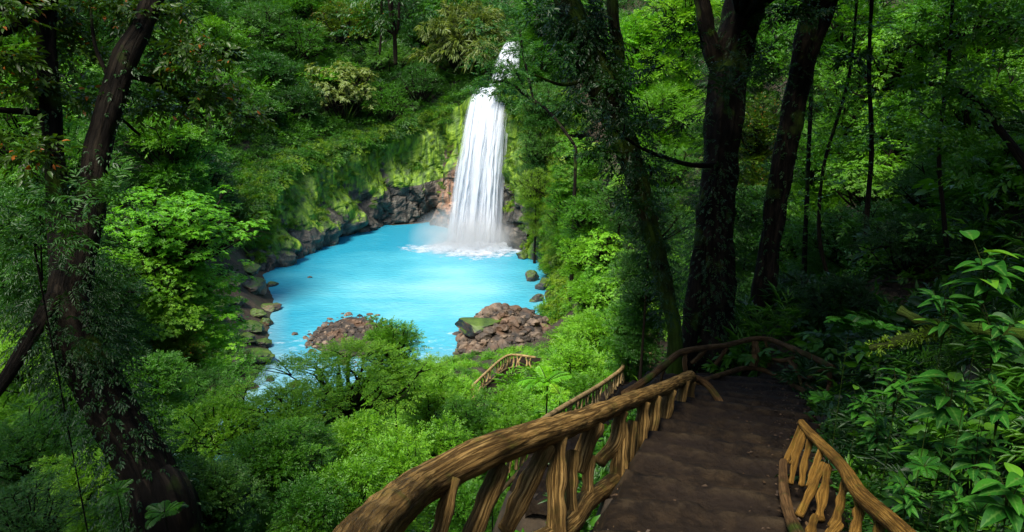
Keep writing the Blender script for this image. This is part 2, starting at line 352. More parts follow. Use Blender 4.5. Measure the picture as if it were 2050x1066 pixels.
def fnoise(X, sc, seed=0, oct=3):
    o = np.zeros(len(X)); a = 1
    for k in range(oct):
        o += a*np.array([mnoise.noise(Vector((x*sc+seed, y*sc-seed, seed*3.1+k))) for x, y in X]); sc *= 2.1; a *= .5
    return o
def height(X, rough=True):
    X = np.asarray(X, float).reshape(-1, 2); x, y = X[:, 0], X[:, 1]
    s, q = poolinfo(X); H, W, sl = q[:, 0], q[:, 1], q[:, 2]
    out = np.maximum(s, 0)
    o2 = np.maximum(0, out-3.4*np.clip((H-4)/5, 0, 1)*(y > 60)); z = WZ+H*sstep(o2/np.maximum(W, .5))+sl*np.maximum(o2-2, 0)
    z = np.where(z > 14, 14+(z-14)*.45, z)
    xr = 4.2+np.clip((y-12)*.06, -1, 3)
    right = np.maximum(0, x-xr); k = np.clip((62-y)/25, 0, 1)
    z += k*.62*right*np.exp(-np.maximum(0, right-30)/40)
    left = np.maximum(0, -x-26); z += k*.35*left
    pxx = np.interp(y, PATH[:, 1], PATH[:, 0]); pzz = np.interp(y, PATH[:, 1], PATH[:, 2]); phw = np.interp(y, PATH[:, 1], PATH[:, 3])
    tr_ = sstep((x-pxx+.3)/.6)*sstep((18-y)/4)*sstep((y+12)/6); e_ = np.maximum(0, x-pxx-phw); zr = pzz+.05+.5*e_+.25*np.maximum(0, y-12); zr = np.minimum(zr, z+6)
    z = z*(1-tr_)+zr*tr_
    if rough: z += .35*fnoise(X, .13, 3)*np.clip(out/6, 0, 1)*2+.12*fnoise(X, .7, 9, 2)*np.clip(out/4, 0, 1)
    z = np.where(s < 0, WZ-1.2*np.clip(-s/2, 0, 1)-.05, z)
    for PT, bl, br in ((PATH, 1.3, 2.2), (PATH2, 1.3, 2.0)):
        d, pz, hw = pathinfo(X, PT); t = 1-sstep((d-hw)/bl)
        t *= np.where(PT is PATH, 1.0, 1.0); z = z*(1-t)+(pz-.12)*t
    return z
def hz(x, y): return float(height([[x, y]], True)[0])
def grid(x0, x1, y0, y1, st):
    xs = np.arange(x0, x1+st/2, st); ys = np.arange(y0, y1+st/2, st); gx, gy = np.meshgrid(xs, ys, indexing='ij')
    nx, ny = gx.shape; i, j = np.meshgrid(np.arange(nx-1), np.arange(ny-1), indexing='ij')
    F = np.stack([i*ny+j, (i+1)*ny+j, (i+1)*ny+j+1, i*ny+j+1], -1).reshape(-1, 4)
    return np.stack([gx.ravel(), gy.ravel()], 1), F
# graded grid: fine in the middle, coarse outside, one sheet
def graded(stops):
    o = []
    for a, b, st in stops: o += list(np.arange(a, b, st))
    return np.array(o+[stops[-1][1]])
xs = graded([(-260, -70, 12), (-70, -34, 1.5), (-34, -4, .6), (-4, 8, .3), (8, 40, .8), (40, 80, 3), (80, 260, 12)])
ys = graded([(-120, -8, 10), (-8, 16, .3), (16, 44, .7), (44, 104, .6), (104, 150, 2), (150, 330, 12)])
gx, gy = np.meshgrid(xs, ys, indexing='ij'); nx, ny = gx.shape
XY = np.stack([gx.ravel(), gy.ravel()], 1); Z = height(XY)
i, j = np.meshgrid(np.arange(nx-1), np.arange(ny-1), indexing='ij')
F = np.stack([i*ny+j, (i+1)*ny+j, (i+1)*ny+j+1, i*ny+j+1], -1).reshape(-1, 4)
ground = link('ground', mesh_np('ground', np.column_stack([XY, Z]), F), M['soil']); tag(ground, kind='structure')
ZG = Z.reshape(nx, ny)
def gz(x, y):
    """fast bilinear height lookup"""
    x = np.atleast_1d(x).astype(float); y = np.atleast_1d(y).astype(float)
    i = np.clip(np.searchsorted(xs, x)-1, 0, nx-2); j = np.clip(np.searchsorted(ys, y)-1, 0, ny-2)
    tx = np.clip((x-xs[i])/(xs[i+1]-xs[i]), 0, 1); ty = np.clip((y-ys[j])/(ys[j+1]-ys[j]), 0, 1)
    return (ZG[i, j]*(1-tx)*(1-ty)+ZG[i+1, j]*tx*(1-ty)+ZG[i, j+1]*(1-tx)*ty+ZG[i+1, j+1]*tx*ty)

# pool
X, F = grid(-46, 12, 12, 102, .5)
s, _ = poolinfo(X); keep = s < 2.5; fk = keep[F].any(1); F = F[fk]; used = np.unique(F); mp = np.full(len(X), -1); mp[used] = np.arange(len(used)); F = mp[F]; X = X[used]; s = s[used]
base = onz(955, 492, WZ)
dd = np.hypot(X[:, 0]-base[0], X[:, 1]-base[1]); cc = np.hypot((X[:, 0]+8)/16, (X[:, 1]-66)/18)
col = np.stack([np.clip(.95-cc*.8, 0, 1), np.clip(1+s/1.6, 0, 1)*.3*(X[:, 1] < 64)+np.clip((50-X[:, 1])/10, 0, .35), np.clip((55-X[:, 1])/8, 0, .35)], 1)
water = link('water', mesh_np('water', np.column_stack([X, np.full(len(X), WZ+.02)]), F, True, col), M['water']); tag(water, 'bright milky turquoise pool below the waterfall', kind='structure')

# ---------------------------------------------------------------- paths with worn steps
def path_mesh(name, PT, stepd, wide=1.0, seed=0, rise=True):
    L = np.concatenate([[0], np.cumsum(np.linalg.norm(np.diff(PT[:, :2], axis=0), axis=1))]); n = int(L[-1]/.06)
    Q = catmull(PT, n); S_ = np.linspace(0, 1, n)
    T = nrm(np.gradient(Q[:, :2], axis=0)); N = np.stack([T[:, 1], -T[:, 0]], 1)
    ss = np.concatenate([[0], np.cumsum(np.linalg.norm(np.diff(Q[:, :2], axis=0), axis=1))]); m = 33; u = np.linspace(-1, 1, m)
    P = Q[:, None, :2]+N[:, None]*(u[None, :, None]*(Q[:, 3]*wide)[:, None, None]); P = P.reshape(-1, 2)
    wob = .07*fnoise(P, 1.0, seed, 2)+.03*fnoise(P, 5, seed+4, 2)
    sv = np.repeat(ss[:, None], m, 1).ravel()+wob; k = np.floor(sv/stepd); f = sv/stepd-k
    zc = np.interp(np.clip((k+.5)*stepd, 0, ss[-1]), ss, Q[:, 2]) ; zn = np.interp(np.clip((k+1.5)*stepd, 0, ss[-1]), ss, Q[:, 2])
    z = zc+(zn-zc)*sstep((f-.88)/.12)
    z += .022*fnoise(P, 3.0, seed+7, 3)+.015*sstep((f-.62)/.12)*(f < .9)
    e = np.abs(np.tile(u, n)); z -= .25*sstep((e-.86)/.14)
    i, j = np.meshgrid(np.arange(n-1), np.arange(m-1), indexing='ij'); F = np.stack([i*m+j, i*m+j+1, (i+1)*m+j+1, (i+1)*m+j], -1).reshape(-1, 4)
    nose = sstep((f-.70)/.08)*(1-sstep((f-.87)/.05))
    z += .018*nose
    return tag(link(name, mesh_np(name, np.column_stack([P, z+.03]), F, True, np.stack([nose, (f > .9)*1.0, f*0], 1)), M['path']), kind='structure')
path_mesh('path', PATH, .62, 1.02, 2)
path_mesh('lower_path', PATH2, .6, 1.05, 8)

# ---------------------------------------------------------------- log railings
def rail(pts, fat, near=False):
    """pts: (px, py, depth) -> world points"""
    return np.array([ray(*p) for p in pts])
def D(px_w, dia=.2): return dia*FPX/px_w
main = thing('log_railing', 'thick brown log railing curving down the left of the near steps', 'railing', tuple(ray(1030, 1066, 3.6)))
def part(name, root, mat, P, rad, **k):
    o = tube_obj(name, mat, root, np.asarray(P)-np.array(root.location), rad, **k); return o
HP = [(600, 1330, 1.35), (690, 1140, 1.85), (752, 1055, 2.35), (850, 970, 3.35), (985, 902, 4.0), (1100, 864, 4.8), (1160, 843, 5.4), (1250, 807, 6.9), (1330, 777, 8.6), (1381, 754, 10.2)]
wp_ = [145, 128, 104, 77, 67, 56, 47, 36, 28, 24]
part('handrail', main, M['rail'], [ray(*p) for p in HP], [.5*w_*p[2]/FPX for w_, p in zip(wp_, HP)], n=260, seg=60, lump=.13, groove=.05, seed=3, lsc=4.5)
def post(name, root, mat, a, b, wpx, lump=.24, mid=None, seed=None, groove=.03):
    seed = seed if seed is not None else random.random()*50
    A, B = ray(*a), ray(*b); pts = [A]
    if mid: pts.append(ray(*mid))
    else: pts.append((A+B)/2+np.array([random.uniform(-.012, .012), 0, 0])*a[2]*.3)
    pts.append(B); dd_ = [a[2], (a[2]+b[2])/2, b[2]]; Lp = np.linalg.norm(B-A)
    rr = [.5*w_*q/FPX for w_, q in zip(wpx, dd_)]
    Q_ = catmull(np.column_stack([pts, rr]), 8); Q_[1:-1, :3] += np.random.default_rng(int(seed*99)).normal(0, .004*Lp, (6, 3)); Q_[:, 3] *= 1+np.random.default_rng(int(seed*77)).normal(0, .09, 8)
    kk = 2+int(seed*7) % 4; Q_[kk, 3] *= 1.16; Q_[0, 3] *= 1.1; Q_[-1, 3] *= 1.12
    part(name, root, mat, Q_[:, :3], Q_[:, 3], n=54, seg=28, lump=lump*.45, groove=groove, seed=seed, lsc=9)
B_ = [((1003, 935, 4.1), (940, 1085, 3.75), (34, 38, 42)), ((1093, 893, 4.75), (1012, 1062, 4.35), (34, 40, 38)), ((1117, 873, 4.9), (1114, 1085, 4.5), (36, 37, 40)),
      ((1146, 905, 5.2), (1147, 1050, 4.9), (24, 26, 27)), ((1192, 845, 5.75), (1158, 945, 5.6), (36, 38, 24)), ((1182, 915, 5.7), (1176, 1010, 5.4), (22, 23, 24)),
      ((1243, 825, 6.7), (1200, 925, 6.4), (26, 30, 26)), ((1240, 850, 6.75), (1238, 962, 6.3), (32, 32, 32)), ((1266, 845, 7.1), (1258, 955, 6.8), (21, 22, 23)),
      ((1288, 808, 7.5), (1274, 938, 7.2), (24, 25, 22)), ((1313, 795, 8.0), (1297, 912, 7.7), (24, 26, 21)), ((1341, 783, 8.8), (1327, 888, 8.5), (24, 24, 19)), ((1371, 765, 9.6), (1354, 866, 9.3), (19, 19, 16)), ((1385, 765, 10.1), (1383, 862, 9.9), (15, 14, 14)),
      ((905, 960, 3.5), (850, 1180, 3.2), (34, 36, 38))]
for k, (a, b, w_) in enumerate(B_):
    post('baluster', main, M['rail'], a, b, w_, mid=(((a[0]+b[0])/2+(10 if k == 6 else random.uniform(-3, 3))), (a[1]+b[1])/2+(12 if k == 6 else 0), (a[2]+b[2])/2))
part('bottom_rail', main, M['rail'], [ray(*p) for p in [(840, 1260, 3.1), (1010, 1130, 4.0), (1130, 1060, 4.75), (1172, 1006, 5.4), (1205, 982, 5.9), (1242, 955, 6.5), (1290, 918, 7.5), (1330, 888, 8.6), (1383, 858, 9.9)]],
     [.08, .085, .085, .085, .08, .082, .062, .055, .05], n=160, seg=30, lump=.2, groove=.05, seed=21)
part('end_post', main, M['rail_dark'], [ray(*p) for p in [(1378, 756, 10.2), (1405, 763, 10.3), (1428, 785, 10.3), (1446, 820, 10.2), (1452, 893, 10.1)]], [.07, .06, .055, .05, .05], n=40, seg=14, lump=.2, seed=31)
part('branch_stub', main, M['rail'], [ray(*p) for p in [(1345, 775, 8.9), (1318, 800, 9.0), (1300, 845, 8.6)]], [.04, .035, .03], n=16, seg=12, lump=.2, seed=33)

side = thing('log_railing', 'slim orange log railing low along the right of the near steps', 'railing', tuple(ray(1640, 1000, 4.2)))
SP = [(1604, 846, 6.2), (1622, 868, 5.9), (1681, 928, 5.0), (1722, 990, 4.2), (1790, 1050, 3.5), (1860, 1118, 2.95), (1960, 1220, 2.4)]
part('handrail', side, M['rail_side'], [ray(*p) for p in SP], [.5*w_*p[2]/FPX for w_, p in zip([15, 19, 25, 33, 38, 46, 58], SP)], n=120, seg=36, lump=.10, groove=.04, seed=41)
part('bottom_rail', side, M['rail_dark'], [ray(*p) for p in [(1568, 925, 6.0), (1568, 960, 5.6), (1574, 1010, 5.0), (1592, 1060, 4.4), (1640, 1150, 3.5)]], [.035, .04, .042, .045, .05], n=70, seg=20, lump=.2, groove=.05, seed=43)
for a, b, w_ in [((1603, 853, 6.2), (1568, 932, 6.0), (12, 12, 12)), ((1606, 862, 6.1), (1585, 930, 5.9), (11, 12, 12)), ((1612, 868, 6.0), (1583, 968, 5.6), (12, 13, 12)), ((1622, 880, 5.9), (1604, 972, 5.5), (14, 16, 14)),
                ((1644, 900, 5.5), (1619, 975, 5.3), (14, 17, 15)), ((1648, 930, 5.3), (1600, 1032, 4.9), (17, 19, 19)), ((1658, 935, 5.2), (1640, 1040, 4.8), (20, 22, 22)), ((1692, 965, 4.8), (1668, 1055, 4.4), (19, 21, 24)),
                ((1722, 1005, 4.2), (1706, 1090, 3.9), (22, 24, 24)), ((1760, 1040, 3.8), (1745, 1130, 3.5), (24, 26, 26)), ((1680, 1050, 4.3), (1655, 1082, 4.2), (26, 24, 20)), ((1632, 1035, 4.8), (1622, 1085, 4.5), (18, 20, 20))]:
    post('baluster', side, M['rail_side'], a, b, tuple(q*.84 for q in w_), mid=((a[0]+b[0])/2+random.uniform(-4, 5), (a[1]+b[1])/2, (a[2]+b[2])/2))

land = thing('log_railing', 'dim log railing with crooked branch infill bending round the landing under the big tree', 'railing', tuple(ray(1528, 760, 13.5)))
LP = [(1250, 790, 10.4), (1292, 762, 10.9), (1330, 732, 11.5), (1370, 704, 12.2), (1450, 692, 13.2), (1528, 678, 14.0), (1600, 704, 12.6), (1668, 736, 11.2)]
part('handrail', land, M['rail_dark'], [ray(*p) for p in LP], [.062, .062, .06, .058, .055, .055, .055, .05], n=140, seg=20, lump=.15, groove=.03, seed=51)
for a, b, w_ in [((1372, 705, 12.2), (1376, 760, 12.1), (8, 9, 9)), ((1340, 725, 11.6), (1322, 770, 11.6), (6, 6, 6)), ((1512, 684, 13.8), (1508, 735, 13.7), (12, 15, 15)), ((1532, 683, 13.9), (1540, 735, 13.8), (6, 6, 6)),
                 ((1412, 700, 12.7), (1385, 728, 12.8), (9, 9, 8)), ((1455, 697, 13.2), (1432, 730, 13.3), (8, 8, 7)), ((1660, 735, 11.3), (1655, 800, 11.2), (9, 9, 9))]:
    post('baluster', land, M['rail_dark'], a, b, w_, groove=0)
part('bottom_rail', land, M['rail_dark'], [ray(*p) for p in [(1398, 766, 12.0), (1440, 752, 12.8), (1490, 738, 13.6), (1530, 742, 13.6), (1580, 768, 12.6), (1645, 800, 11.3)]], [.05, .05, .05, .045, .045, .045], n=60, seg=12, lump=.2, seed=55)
for Q in ([(1545, 720, 13.5), (1570, 722, 13.2), (1590, 716, 12.9)], [(1580, 722, 13.0), (1598, 745, 12.7), (1605, 775, 12.4)], [(1607, 755, 12.4), (1625, 756, 12.1), (1648, 738, 11.6)], [(1615, 770, 12.3), (1640, 785, 11.8), (1672, 775, 11.2)]):
    part('crooked_branch', land, M['rail_dark'], [ray(*p) for p in Q], [.035, .045, .03], n=20, seg=10, lump=.3, seed=random.random()*9)

low = thing('log_railing', 'long pale log railing slanting down the hillside behind the near handrail', 'railing', tuple(ray(1190, 830, 21)))
QP = [(985, 925, 14.5), (1070, 853, 17), (1130, 814, 19.5), (1200, 772, 23.5), (1245, 739, 27.5), (1252, 722, 29.5), (1306, 709, 31)]
part('handrail', low, M['rail_far'], [ray(*p) for p in QP], [.08, .08, .08, .08, .085, .085, .08], n=120, seg=16, lump=.12, seed=61)
part('bottom_rail', low, M['rail_far'], [ray(p[0]+3, p[1]+.78*FPX/p[2], p[2]) for p in QP], .055, n=100, seg=12, lump=.2, seed=63)
QQ = catmull(np.array(QP, float), 400); t = 8
k = 0
while t < 396:
    q = QQ[t]; hgt = .78*FPX/q[2]; lean = random.uniform(-.35, .1)*hgt
    w_ = random.choice([.055, .07, .09])*FPX/q[2]
    post('baluster', low, M['rail_far'], (q[0], q[1]+3, q[2]), (q[0]+lean, q[1]+hgt, q[2]), (w_*.9, w_, w_*.8), groove=0, lump=.25)
    t += int(max(3, random.uniform(.75, 1.35)*.30*400/ (20.5)*1.0)); k += 1
back = thing('log_railing', 'short pale railing level behind the bend of the long hillside railing', 'railing', tuple(ray(1270, 712, 33)))
part('handrail', back, M['rail_far'], [ray(*p) for p in [(1306, 709, 31), (1275, 705, 33), (1238, 706, 35)]], [.075, .07, .065], n=30, seg=10, lump=.1)
for q in [(1290, 708, 32), (1272, 707, 33), (1255, 708, 34)]: post('baluster', back, M['rail_far'], q, (q[0]-3, q[1]+30, q[2]), (3, 3, 3), groove=0)
far = thing('log_railing', 'small yellowish railing half hidden by bushes above the brown rock mound', 'railing', tuple(ray(1000, 750, 36)))
FP = [(945, 774, 32), (975, 745, 34.5), (1006, 718, 37), (1028, 711, 38), (1072, 716, 38)]
part('handrail', far, M['rail_far'], [ray(*p) for p in FP], .07, n=60, seg=10, lump=.12)
part('bottom_rail', far, M['rail_far'], [ray(p[0], p[1]+25, p[2]) for p in FP], .05, n=50, seg=8, lump=.12)
FQ = catmull(np.array(FP, float), 100)
for t in range(4, 98, 5):
    q = FQ[t]; post('baluster', far, M['rail_far'], (q[0], q[1]+2, q[2]), (q[0]+random.uniform(-8, 3), q[1]+25, q[2]), (3, 3.4, 3), groove=0)

# ---------------------------------------------------------------- cliffs
def vor(P, sc):
    """blocky rock displacement"""
    o = np.zeros(len(P))
    for k, p in enumerate(P):
        d, c = mnoise.voronoi(Vector((p[0]*sc, p[1]*sc, p[2]*sc*.8))); h = math.sin(c[0].x*12.9+c[0].y*78.2+c[0].z*37.7)*43758.5
        o[k] = (h-math.floor(h))*.9+min(.35, (d[1]-d[0]))*1.1
    return o
def cliff(name, idx, hts, seed, moss, setb, label, dens=.28, stain=None, over=0.0, offs=.3):
    """wall along the pool outline between the vertices idx; hts per vertex"""
    base = np.array([PP[i % len(PP)] for i in idx]); nb = int(np.linalg.norm(np.diff(base, axis=0), axis=1).sum()/dens)
    C2 = catmull(np.column_stack([base, hts]), nb); B = C2[:, :2].copy(); H = C2[:, 2]
    T = nrm(np.gradient(B, axis=0)); N = np.stack([T[:, 1], -T[:, 0]], 1)   # away from the pool
    cen = PP[2:11].mean(0)
    if ((B+N-cen)**2).sum() < ((B-cen)**2).sum(): N = -N
    nt_ = int(max(hts)/dens); t = np.linspace(-.08, 1, nt_)
    B += N*offs
    P = np.zeros((nb, nt_, 3)); P[..., 0] = B[:, None, 0]; P[..., 1] = B[:, None, 1]
    P[..., 2] = WZ+t[None]*H[:, None]
    sb = setb*np.clip(t, 0, 1)**1.6*1.0
    P[..., :2] += N[:, None]*(sb[None, :, None]*3.0)
    Q = P.reshape(-1, 3)
    v1 = vor(Q, .22); v2 = vor(Q, .55); tt = np.tile(t, nb); n1 = noise3(Q, .25, seed); n2 = noise3(Q*[1, 1, .35], .7, seed+3); n3 = noise3(Q, 2.1, seed)
    blk = np.clip(1.25-tt*1.6, .15, 1)
    disp = (v1-.5)*2.4*blk+(v2-.5)*1.0*blk+n1*1.6+n2*.7*(1.1-blk)+n3*.16-over*np.exp(-((tt-.5)/.3)**2)
    NN = np.repeat(N, nt_, 0); fade = np.clip((1-tt)*6, 0, 1)
    Q[:, :2] -= NN*(disp*fade)[:, None]; 
    Q[:, 2] += .35*n2*fade
    top = tt > .97; Q[top, :2] += NN[top]*5.0; 
    m_ = np.clip(moss[0]+moss[1]*tt+.35*n1+.25*n2, 0, 1)
    xs_ = Q[:, 0]; st_ = np.zeros(len(Q)) if stain is None else np.clip(1.2-np.abs(xs_-stain[0])/stain[1], 0, 1)*(.35+.65*np.clip((.45-tt)*5, 0, 1))
    m_ = np.clip(m_-st_*.75*(xs_ > stain[0]-stain[1]*.6), 0, 1) if stain else m_
    if stain: m_ = np.clip(m_-.35*np.clip((xs_-stain[0]+13)/6, 0, 1)*(tt < .38), 0, 1)
    i, j = np.meshgrid(np.arange(nb-1), np.arange(nt_-1), indexing='ij'); F = np.stack([i*nt_+j, (i+1)*nt_+j, (i+1)*nt_+j+1, i*nt_+j+1], -1).reshape(-1, 4)
    o = link(name, mesh_np(name, Q, F, False, np.stack([m_, st_, np.zeros(len(Q))], 1)), M['cliff']); tag(o, label, kind='structure')
    return o, Q.reshape(nb, nt_, 3), N
fallx = ray(955, 400, 88)[0]
cl1, CQ1, CN1 = cliff('cliff', [7, 6, 5, 4, 3, 2, 1, 0], [4.5, 8, 11.5, 13.5, 17, 20.5, 20.5, 15], 4, (.05, 1.25), .8, 'dark mossy rock cliff round the back of the pool', stain=(ray(905, 400, 90)[0], 3.6))
cl2, CQ2, CN2 = cliff('cliff', [0, 22, 21, 20], [14, 9, 5, 1.5], 7, (.2, .9), .5, 'steep green cliff along the right edge of the pool', offs=1.6)

# ---------------------------------------------------------------- waterfall
def fall_sheet(acc, tl, tr, bl, br, arc, ns, nt_, amp, seed, dens, edge=.14, tdens=0.0):
    s = np.linspace(0, 1, ns); t = np.linspace(0, 1, nt_)
    tl, tr, bl, br = map(np.asarray, (tl, tr, bl, br)); Sg, Tg = np.meshgrid(s, t, indexing='ij'); s_, t_ = Sg.ravel(), Tg.ravel()
    top = tl+(tr-tl)*s_[:, None]; bot = bl+(br-bl)*s_[:, None]
    q = t_**.62; P = top.copy()
    P[:, 2] = top[:, 2]+(bot[:, 2]-top[:, 2])*t_
    P[:, :2] = top[:, :2]+(bot[:, :2]-top[:, :2])*q[:, None]
    P[:, 1] -= arc*q*(1-t_)*2
    nz = np.array([mnoise.noise(Vector((a*6+seed, b*1.8, seed))) + .55*mnoise.noise(Vector((a*13+seed, b*4.0, seed+4)))+.3*mnoise.noise(Vector((a*34+seed, b*14, seed+4))) for a, b in zip(s_, t_)])
    P[:, 1] -= amp*nz*(0.3+t_); P[:, 0] += .3*amp*nz
    e = np.minimum(s_, 1-s_)/edge; d = dens+.45*np.clip(e, 0, 1)-.45+tdens*(t_)
    i, j = np.meshgrid(np.arange(ns-1), np.arange(nt_-1), indexing='ij'); F = np.stack([i*nt_+j, (i+1)*nt_+j, (i+1)*nt_+j+1, i*nt_+j+1], -1).reshape(-1, 4)
    acc.add(P, F, np.stack([d, d*0, d*0], 1), np.stack([s_+seed*.37, t_+seed*.11], 1))
A = Acc()
dF = 88.5
fall_sheet(A, ray(952, 178, dF+1), ray(1030, 172, dF+1), ray(893, 488, dF-1.0), ray(1003, 494, dF-1.5), 1.0, 90, 90, .55, 1, .78)
fall_sheet(A, ray(958, 176, dF+.4), ray(1022, 172, dF+.4), ray(915, 490, dF-2.0), ray(990, 496, dF-2.5), 1.4, 80, 90, .6, 2, .82)
fall_sheet(A, ray(946, 185, dF+.8), ray(990, 176, dF+.8), ray(878, 488, dF-1.6), ray(950, 494, dF-2.2), 1.6, 60, 80, .7, 3, .6, .5)
fall_sheet(A, ray(985, 174, dF+.2), ray(1030, 172, dF+.2), ray(940, 488, dF-2.4), ray(1005, 494, dF-2.2), 1.5, 60, 80, .7, 4, .65, .5)
fall_sheet(A, ray(1015, 85, dF+7), ray(1043, 80, dF+7), ray(975, 172, dF+3), ray(1040, 168, dF+3), .4, 60, 40, .6, 5, .7, .12)
fall_sheet(A, ray(955, 176, dF+3), ray(1040, 172, dF+3), ray(952, 190, dF+.6), ray(1030, 186, dF+.6), .0, 40, 10, .2, 6, 1.1, .05)
fl = link('waterfall', A.mesh('waterfall'), M['fall']); tag(fl, 'tall white waterfall plunging from the green cliff into the turquoise pool', kind='structure')
# foam at the foot
A = Acc(); fb = onz(950, 492, WZ)
n1, n2 = 90, 120
for (cx_, cy_, rx, ry, hh, dn, zz) in ((fb[0]+.4, fb[1]-1.6, 7.4, 5.4, .6, .85, .06), (fb[0]-4.4, fb[1]-1.8, 7.5, 4.4, .1, .6, .05), (fb[0]+.5, fb[1]-4.5, 10.5, 8.5, .06, .4, .04)):
    r = np.linspace(0, 1, n1); th = np.linspace(0, 2*np.pi, n2); Rg, Tg = np.meshgrid(r, th, indexing='ij'); r_, t_ = Rg.ravel(), Tg.ravel()
    X = np.column_stack([cx_+rx*r_*np.cos(t_), cy_+ry*r_*np.sin(t_)]); nz = fnoise(X, 1.1, 3, 3)
    zf = WZ+zz+hh*np.clip(1-r_, 0, 1)*(1+nz*1.2)
    dn_ = dn+.25-np.clip(r_, 0, 1)**1.1*.75+.18*nz
    i, j = np.meshgrid(np.arange(n1-1), np.arange(n2-1), indexing='ij'); F = np.stack([i*n2+j, (i+1)*n2+j, (i+1)*n2+j+1, i*n2+j+1], -1).reshape(-1, 4)
    A.add(np.column_stack([X, zf]), F, np.stack([dn_, dn_*0, dn_*0], 1), X*np.array([.75, 1.2]))
fm_ = link('foam', A.mesh('foam'), M['foam']); tag(fm_, kind='stuff', label='white churned foam at the foot of the waterfall')
# mist
mm = bpy.data.materials.new('mist'); mm.use_nodes = True; n = mm.node_tree.nodes; n.clear(); out = n.new('ShaderNodeOutputMaterial'); pv = n.new('ShaderNodeVolumePrincipled')
pv.inputs['Color'].default_value = (1, 1, 1, 1); pv.inputs['Anisotropy'].default_value = .2; mm.node_tree.links.new(pv.outputs[0], out.inputs['Volume'])
tcm = n.new('ShaderNodeTexCoord'); gr = n.new('ShaderNodeTexGradient'); gr.gradient_type = 'SPHERICAL'; mm.node_tree.links.new(tcm.outputs['Object'], gr.inputs[0])
nzm = tex(n, mm.node_tree.links, 'ShaderNodeTexNoise', 2.2, tcm.outputs['Object'], Detail=3.0)
mm.node_tree.links.new(math_(n, mm.node_tree.links, 'MULTIPLY', math_(n, mm.node_tree.links, 'MULTIPLY', gr.outputs[1], .8), ramp_out(n, mm.node_tree.links, nzm.outputs[0], .25, .7)), pv.inputs['Density'])
A = Acc()
def ell(c_, r3, n=16):
    th = np.linspace(0, np.pi, n); ph = np.linspace(0, 2*np.pi, 2*n, endpoint=False); a, b = np.meshgrid(th, ph, indexing='ij'); a, b = a.ravel(), b.ravel()
    V = np.stack([np.sin(a)*np.cos(b), np.sin(a)*np.sin(b), np.cos(a)], 1)*r3+c_; m = 2*n
    i, j = np.meshgrid(np.arange(n-1), np.arange(m), indexing='ij'); F = np.stack([i*m+j, (i+1)*m+j, (i+1)*m+(j+1) % m, i*m+(j+1) % m], -1).reshape(-1, 4); return V, F
for k, (c_, r3) in enumerate(((fb+np.array([-1.0, -2.4, 1.4]), (7.5, 5.2, 4.6)),)):
    A.add(*ell(np.zeros(3), np.ones(3)))
mi = link('mist', A.mesh('mist'), mm); mi.location = c_; mi.scale = r3; S.cycles.volume_step_rate = 2.0; tag(mi, 'soft white spray hanging at the foot of the waterfall', kind='stuff')

# ---------------------------------------------------------------- rocks
def ico(sub):
    import bmesh
    bm = bmesh.new(); bmesh.ops.create_icosphere(bm, subdivisions=sub, radius=1); V = np.array([v.co[:] for v in bm.verts]); F = np.array([[v.index for v in f.verts] for f in bm.faces]); bm.free(); return V, F
I1, I2, I3 = ico(2), ico(3), ico(4)
def rock(seed, lod=I2, sq=(1, 1, .7), rough=.35):
    V, F = lod; rr = np.random.default_rng(seed); V = V.copy()
    for k in range(9):                                    # cut planes give facets
        d = nrm(rr.normal(size=3)); h = rr.uniform(.55, .9); q = V @ d; m_ = q > h; V[m_] -= np.outer((q[m_]-h)*.9, d)
    V = V*(1+rough*.5*noise3(V, 1.3, seed % 97)[:, None]+rough*.18*noise3(V, 4, seed % 53)[:, None]); return V*sq, F
def rotz(V, a): c_, s_ = math.cos(a), math.sin(a); return V @ np.array([[c_, s_, 0], [-s_, c_, 0], [0, 0, 1]])
